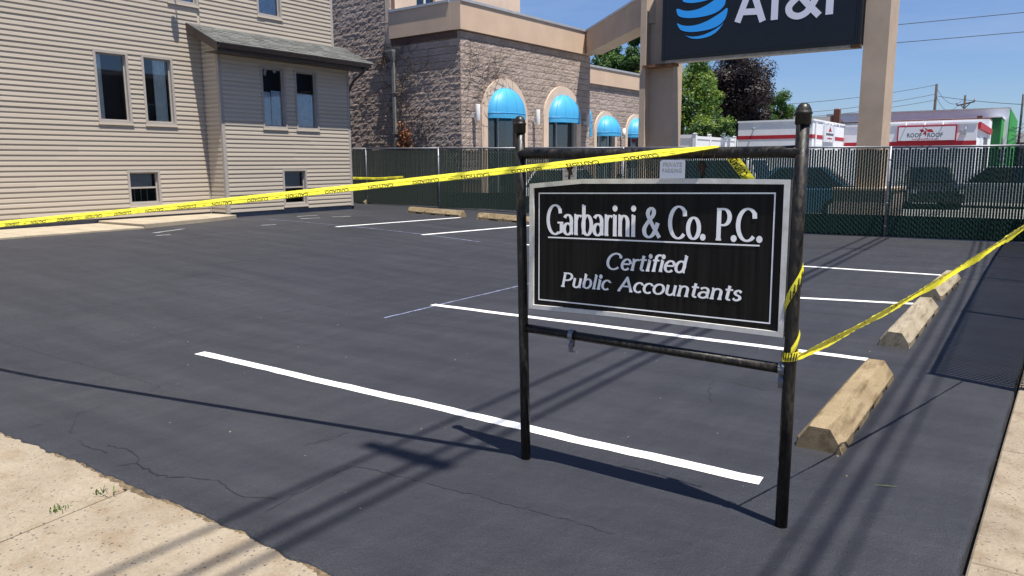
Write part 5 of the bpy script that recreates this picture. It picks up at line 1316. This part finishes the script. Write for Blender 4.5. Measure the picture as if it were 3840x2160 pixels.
for y in (70, 74, 77.5):
    part('meter_box', 'coping', wg, g1.x + 0.021, g1.x + 0.35, y, y + 1.0, 3.8, 4.5); MB().tube([(g1.x + 0.15, y + 0.5, 2.0), (g1.x + 0.15, y + 0.5, 4.4)], 0.06, 6).build('conduit', 'coping', wg)
bc = thing('brick_chimney', 'brown brick chimney standing above the white buildings left of the right pillar', 'chimney', (-11.4, 55, 0))
q = onY(3127, 410, 55), onY(3150, 410, 55)
part('stack', 'brick', bc, q[0].x, q[1].x, 55, 55.4, 0, q[0].z); part('cap', 'stucco_trim', bc, q[0].x + 0.02, q[1].x - 0.08, 55.05, 55.35, q[0].z, q[0].z + 0.06); part('low_stack', 'brick', bc, q[0].x - 0.2, q[0].x - 0.002, 55.02, 55.35, 0, q[0].z - 0.4)
dh = thing('dark_roof_house', 'low dark roofed house showing just above the white building', 'house', (-13, 58, 0))
a_, b_ = onY(2990, 452, 58), onY(3128, 428, 58)
part('wall', 'roof_grey', dh, a_.x, b_.x - 0.25, 58.5, 63, 0, b_.z - 0.5); MB().prism([(a_.x - 0.3, 58, b_.z - 0.5), (a_.x - 0.3, 60.7, b_.z), (a_.x - 0.3, 63.4, b_.z - 0.5)], (b_.x - 0.25 - a_.x + 0.3, 0, 0)).build('roof', 'roof_grey', dh)
gh = thing('gable_house', 'small gabled house end peeping over the white building beside the trees', 'house', (-20.6, 75, 0))
a_ = onY(2940, 408, 75)
part('wall', 'stucco_trim', gh, a_.x - 1.2, a_.x + 1.0, 75, 82, 0, a_.z - 1.3); MB().prism([(a_.x - 1.2, 75, a_.z - 1.3), (a_.x + 1.0, 75, a_.z - 1.3), (a_.x, 75, a_.z)], (0, 7, 0)).build('gable', 'stucco_trim', gh)
MB().prism([(a_.x - 1.5, 74.8, a_.z - 1.6), (a_.x, 74.8, a_.z + 0.05), (a_.x, 74.8, a_.z + 0.2), (a_.x - 1.6, 74.8, a_.z - 1.5)], (0, 7.4, 0)).build('roof', 'roof_grey', gh)
MB().prism([(a_.x + 1.3, 74.8, a_.z - 1.6), (a_.x + 1.4, 74.8, a_.z - 1.5), (a_.x, 74.8, a_.z + 0.2), (a_.x, 74.8, a_.z + 0.05)], (0, 7.4, 0)).build('roof', 'roof_grey', gh)
rh = thing('grey_roof_house', 'grey roofed far house at the right edge beyond the green building', 'house', (1.0, 110, 0))
a_ = onY(3822, 505, 110); part('wall', 'roof_grey', rh, a_.x - 2.2, a_.x + 5, 110.5, 118, 0, a_.z - 0.9)
MB().prism([(a_.x - 2.8, 110, a_.z - 0.9), (a_.x - 2.8, 114, a_.z + 0.3), (a_.x - 2.8, 118.5, a_.z - 0.9)], (8.5, 0, 0)).build('roof', 'roof_grey', rh)

# --- white vinyl fence
vf = thing('vinyl_fence', 'white vinyl privacy fence enclosure between the pylon and the white building', 'fence', (-11.6, 30, 0))
vx = -11.58
part('panel', 'vinyl', vf, -13.1, vx - 0.08, 30.0, 30.05, 0.1, 2.62); part('rail', 'vinyl', vf, -13.1, vx - 0.08, 29.97, 30.08, 2.62, 2.76)
yv = [30.0] + [onX(x, 505, vx).y for x in (2661, 2712, 2755)]
for y in yv: 
    p = part('post', 'vinyl', vf, vx - 0.08, vx + 0.06, y - 0.07, y + 0.07, 0, 2.80); MB().add([(vx - 0.1, y - 0.09, 2.80), (vx + 0.08, y - 0.09, 2.80), (vx + 0.08, y + 0.09, 2.80), (vx - 0.1, y + 0.09, 2.80), (vx - 0.01, y, 2.825)], [(0, 1, 4), (1, 2, 4), (2, 3, 4), (3, 0, 4)]).build('cap', 'vinyl', p)
for a, b in zip(yv[:-1], yv[1:]):
    part('panel', 'vinyl', vf, vx - 0.03, vx + 0.02, a + 0.071, b - 0.071, 0.1, 2.58); part('rail', 'vinyl', vf, vx - 0.05, vx + 0.04, a + 0.071, b - 0.071, 2.581, 2.70)

# --- utility poles and their wires
def upole(px_, pt_, Y, label, arm=None, mm='pole_wood', r_=0.17):
    t = onY(px_, pt_, Y); e = thing('utility_pole', label, 'utility pole', (t.x, Y, 0), 'utility poles beyond the shops')
    MB().tube([(t.x, Y, -0.1), (t.x, Y, t.z)], [r_, r_ * 0.7], 8).build('pole', mm, e, smooth=True)
    if arm:
        l_, rr_ = onY(*arm[0], Y), onY(*arm[1], Y); MB().tube([l_, rr_], 0.09, 6).build('crossarm', mm, e)
        MB().tube([l_.lerp(rr_, 0.22), V(t.x, Y, (l_.z + rr_.z) / 2 - 0.6)], 0.05, 5).build('brace', mm, e); MB().tube([l_.lerp(rr_, 0.78), V(t.x, Y, (l_.z + rr_.z) / 2 - 0.6)], 0.05, 5).build('brace', mm, e)
        for q in (l_, rr_): MB().lathe([(0.09, 0), (0.12, 0.12), (0.07, 0.3)], (q.x, q.y, q.z + 0.06), 8).build('insulator', 'zinc', e)
    return t
t1 = upole(3513, 315, 92, 'tall bare wooden utility pole behind the long pale wall'); t2 = upole(3620, 357, 105, 'wooden utility pole with a crossarm right of the taller bare pole', ((3588, 396), (3655, 381)), r_=0.16)
t3 = upole(3838, 353, 72, 'dark slim utility pole at the right edge of the view', mm='cable', r_=0.10)
def wire(a, b, sag, label, r_=0.022):
    a, b = Vector(a), Vector(b); pts = []
    for i in range(17):
        t = i / 16; p = a.lerp(b, t); p.z -= sag * 4 * t * (1 - t); pts.append(p)
    tag(MB().tube(pts, r_, 4, False).build('power_line', 'cable', at=a), label, 'wire', 'power lines in the sky')
Y1 = 92
for py, ql, lb in ((318, (2600, 400), 'uppermost'), (352, (2600, 440), 'middle'), (374, (2600, 452), 'lowest')):
    wire(onY(3513, py, Y1), onY(*ql, 70), 0.6, lb + ' wire running left from the tall bare utility pole')
wire(onY(3513, 332, Y1), onY(3616, 372, 105), 1.0, 'slack wire dipping between the two wooden utility poles')
wire(onY(3513, 360, Y1), onY(3838, 392, 72), 0.1, 'long wire from the tall bare pole to the right edge pole')
wire(onY(3513, 366, Y1), onY(3588, 398, 105), 0.9, 'lower slack wire from the bare pole down to the crossarm')
for i, py in enumerate((470, 484, 500, 515)): wire(onY(3838, py - 8, 72), onY(3795, py + 6, 66), 0.2, ('first', 'second', 'third', 'lowest')[i] + ' of the short wires between the right edge pole and green building', 0.025)
for z, lb in ((11.13, 'upper'), (9.93, 'lower')): wire((-46, 60, z + 0.4), (14, 60, z + 0.0), 0.35, lb + ' of the two long wires crossing the blue sky on the right', 0.022)

# ================================================================== TREES
def tree(px_, py_, Y, rx, rz, zc, nleaf, leaf, mats, label, seed, sparse=1.0, trunk=True, clumps=26):
    rg = random.Random(seed); c = onY(px_, py_, Y); c = V(c.x, Y, c.z if zc is None else zc)
    e = thing('tree', label, 'tree', (c.x, Y, 0), 'trees behind the shops')
    tm = MB(); tm.tube([(c.x, Y, -0.1), (c.x + 0.05, Y, c.z * 0.4), (c.x, Y, c.z)], [0.16, 0.12, 0.06], 7)
    cl = []
    for i in range(clumps):
        while True:
            v_ = V(rg.uniform(-1, 1), rg.uniform(-1, 1), rg.uniform(-1, 1))
            if 0.25 < v_.length < 1: break
        v_ = v_ * (0.55 + 0.45 * rg.random()) ; p = c + V(v_.x * rx, v_.y * rx, v_.z * rz); cl.append((p, rg.uniform(0.22, 0.42) * rx))
        tm.tube([(c.x, Y, c.z + v_.z * rz * 0.4 - rz * 0.3), tuple(c.lerp(p, 0.6)), tuple(p)], [0.05, 0.03, 0.012], 4, False)
    tm.build('trunk', 'bark', e)
    nleaf = int(nleaf * 1.6); leaf *= 0.76
    ms = [MB() for _ in mats]
    for i in range(nleaf):
        p, r_ = cl[rg.randrange(len(cl))]; v_ = V(rg.gauss(0, 1), rg.gauss(0, 1), rg.gauss(0, 0.8)); v_ = v_.normalized() * r_ * (rg.random() ** 0.45) * sparse
        q = p + v_; n_ = (v_.normalized() + V(rg.gauss(0, .5), rg.gauss(0, .5), rg.gauss(0.5, .5))).normalized(); t_ = n_.cross(V(rg.gauss(0, 1), rg.gauss(0, 1), rg.gauss(0, 1))).normalized(); b_ = n_.cross(t_); s_ = leaf * rg.uniform(0.6, 1.3)
        k = 0 if len(mats) == 1 else (1 if (v_.z > 0.1 * r_ and rg.random() < 0.7) else 0)  # mostly upper leaves take the second colour; yellow there paints in sunlight
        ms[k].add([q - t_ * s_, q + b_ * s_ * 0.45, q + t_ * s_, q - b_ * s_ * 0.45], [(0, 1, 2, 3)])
    for m_, mm in zip(ms, mats):
        o = m_.build('crown', mm, e); o['kind'] = 'stuff'
tree(2560, 330, 38, 2.1, 3.4, 5.0, 9000, 0.12, ('leaf_green', 'leaf_yellow'), 'bright green tree with sunlit yellow coloured into its clump tops, right of the left pylon pillar', 1, clumps=40)
tree(2640, 330, 41, 1.3, 2.6, 5.6, 5000, 0.12, ('leaf_green', 'leaf_yellow'), 'green tree with sunlit yellow coloured in, leaning out from behind the bright tree under the sign', 9, clumps=22)
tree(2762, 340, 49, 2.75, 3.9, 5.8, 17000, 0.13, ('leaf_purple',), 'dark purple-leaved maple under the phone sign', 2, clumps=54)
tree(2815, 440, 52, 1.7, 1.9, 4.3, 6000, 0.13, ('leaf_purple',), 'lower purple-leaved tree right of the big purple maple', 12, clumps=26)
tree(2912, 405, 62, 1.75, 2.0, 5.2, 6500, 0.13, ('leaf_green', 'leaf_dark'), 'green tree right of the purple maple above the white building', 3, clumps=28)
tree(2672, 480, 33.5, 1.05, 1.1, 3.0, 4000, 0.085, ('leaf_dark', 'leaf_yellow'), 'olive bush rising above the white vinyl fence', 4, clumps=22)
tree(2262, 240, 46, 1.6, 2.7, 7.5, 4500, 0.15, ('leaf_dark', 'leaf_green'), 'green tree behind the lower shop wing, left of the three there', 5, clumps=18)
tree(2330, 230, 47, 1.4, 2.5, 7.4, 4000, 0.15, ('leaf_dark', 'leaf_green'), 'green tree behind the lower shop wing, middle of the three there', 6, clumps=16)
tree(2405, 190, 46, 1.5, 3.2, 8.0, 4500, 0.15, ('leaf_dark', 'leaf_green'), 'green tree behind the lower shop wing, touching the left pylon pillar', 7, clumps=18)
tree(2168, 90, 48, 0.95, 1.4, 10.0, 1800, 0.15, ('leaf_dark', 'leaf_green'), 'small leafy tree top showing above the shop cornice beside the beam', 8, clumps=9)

# ================================================================== CARS BEHIND THE FENCE
def car(cx, cy, yaw, L_, Wd, Ht, paint, label, suv=False):
    e = thing('parked_car', label, 'car', (cx, cy, -0.07), 'cars parked behind the fence'); cs, sn = math.cos(yaw), math.sin(yaw)
    def T(x, y, z): return V(cx + cs * x - sn * y, cy + sn * x + cs * y, z - 0.07)
    h = L_ / 2; hood = Ht * (0.62 if suv else 0.60); belt = Ht * 0.60
    side = [(-h, 0.32), (-h + 0.02, 0.62), (-h + 0.1, belt * 0.98), (-h * 0.80, belt), (h * 0.40, hood), (h * 0.88, hood * 0.90), (h - 0.02, hood * 0.72), (h, 0.40), (h - 0.1, 0.24), (h * 0.80, 0.22), (-h * 0.80, 0.22), (-h + 0.1, 0.24)]
    m = MB(); st = [(-Wd / 2, 0.93, 0.03), (-Wd / 2 + 0.05, 1.0, 0.0), (Wd / 2 - 0.05, 1.0, 0.0), (Wd / 2, 0.93, 0.03)]; n = len(side)
    for y, k, dz in st:
        for x, z in side: m.v.append(tuple(T(x * (0.97 + 0.03 * (k == 1.0)), y, 0.22 + (z - 0.22) * k + dz)))
    for i in range(3):
        for j in range(n): m.f.append((i * n + j, i * n + (j + 1) % n, (i + 1) * n + (j + 1) % n, (i + 1) * n + j))
    m.f.append(tuple(range(n))[::-1]); m.f.append(tuple(3 * n + j for j in range(n))); m.build('body', paint, e, smooth=False)
    r0, r1 = (-h * 0.82, h * 0.18) if suv else (-h * 0.45, h * 0.12); b0_, b1_ = (-h * 0.94, h * 0.42) if suv else (-h * 0.80, h * 0.44); wb_, wt_ = Wd / 2 - 0.05, Wd / 2 - 0.20
    cb = [T(b0_, -wb_, belt - 0.03), T(b1_, -wb_, belt - 0.03), T(b1_, wb_, belt - 0.03), T(b0_, wb_, belt - 0.03), T(r0, -wt_, Ht), T(r1, -wt_, Ht), T(r1, wt_, Ht), T(r0, wt_, Ht)]
    MB().add(cb, [(4, 5, 6, 7), (0, 1, 5, 4), (1, 2, 6, 5), (2, 3, 7, 6), (3, 0, 4, 7)]).build('cabin', paint, e)
    def gl(i, j, k, l, nm):
        q = [cb[i], cb[j], cb[k], cb[l]]; c = sum(q, V(0, 0, 0)) / 4; nn_ = (q[1] - q[0]).cross(q[3] - q[0]).normalized(); nn_ = nn_ if nn_.dot(c - T(0, 0, belt)) > 0 else -nn_
        MB().add([c + (p - c) * 0.86 + nn_ * 0.006 + V(0, 0, 0.02) for p in q], [(0, 1, 2, 3)]).build(nm, 'car_glass', e)
    gl(0, 1, 5, 4, 'side_window'); gl(3, 2, 6, 7, 'side_window'); gl(1, 2, 6, 5, 'windscreen'); gl(0, 3, 7, 4, 'rear_window')
    for sx in (-0.60, 0.62):
        for sy in (-1, 1):
            a = T(h * sx, sy * (Wd / 2 - 0.2), 0.33); b = T(h * sx, sy * (Wd / 2 + 0.012), 0.33); wl_ = MB().tube([a, b], 0.33, 18).build('wheel', 'tyre', e); MB().tube([b, b + (b - a).normalized() * 0.012], 0.20, 12).build('rim', 'car_silver', wl_)
    for sy in (-1, 1):
        o = T(h - 0.06, sy * Wd * 0.36, hood * 0.70); MB().obox(o - V(0, 0, 0.06), T(h + 0.012, sy * Wd * 0.36, hood * 0.70) - o, T(h - 0.06, sy * Wd * 0.46, hood * 0.70) - o, V(0, 0, 0.13)).build('headlight', 'car_silver', e)
p = onY(2630, 640, 25.0); car(p.x, 25.0, R(178), 4.7, 1.85, 1.8, 'car_white', 'white car seen through the slats beside the faded parking sign', True)
p = onY(2960, 640, 24.2); car(p.x, 24.2, R(188), 4.6, 1.8, 1.55, 'car_blue', 'blue car behind the fence between the hanging sign and the right pylon pillar')
p = onY(3480, 620, 33.0); car(p.x, 33.0, R(-75), 4.5, 1.8, 1.5, 'car_black', 'black car facing the fence right of the right pylon pillar')
p = onY(3740, 620, 33.5); car(p.x, 33.5, R(175), 4.7, 1.8, 1.5, 'car_silver', 'silver car behind the fence at the right edge of the view')
p = onY(2120, 640, 22.8); car(p.x, 22.8, R(100), 4.6, 1.8, 1.5, 'car_white', 'white car parked by the shop windows behind the small notice')
gr_ = MB()
for i in range(2600):
    x = rng.uniform(-3.4, 1.5); y = rng.uniform(22.7, 24.6) + 0.25 * (x + 3); q = V(x, y, -0.07); a = rng.uniform(0, 6.28); d = V(math.cos(a), math.sin(a), 0); h = rng.uniform(0.05, 0.16)
    gr_.add([q - d * 0.012, q + d * 0.012, q + V(rng.gauss(0, .04), rng.gauss(0, .04), h)], [(0, 1, 2)])
o = tag(gr_.build('grass_strip', 'grass'), 'strip of grass beyond the fence at the foot of the pylon', 'grass'); o['kind'] = 'stuff'

# ================================================================== BUILDING ACROSS THE STREET SIDE (seen mirrored in the windows)
mat('brown_wall', (0.10, 0.085, 0.075), 0.9, 0.15, 2)
nbld = thing('neighbour_building', 'dark flat-roofed building on the far right, seen mirrored in the house windows', 'building', (18, 14, 0))
part('wall', 'brown_wall', nbld, 14, 24, -6, 34, -0.07, 7.2); part('parapet_cap', 'trim', nbld, 13.9, 24.1, -6.1, 34.1, 7.2, 7.5)
for i in range(8):
    f_ = part('window', 'trim', nbld, 13.97, 13.999, -4 + i * 4.6, -2.2 + i * 4.6, 2.2, 5.6); part('pane', 'car_glass', f_, 13.955, 13.969, -3.9 + i * 4.6, -2.3 + i * 4.6, 2.3, 5.5)
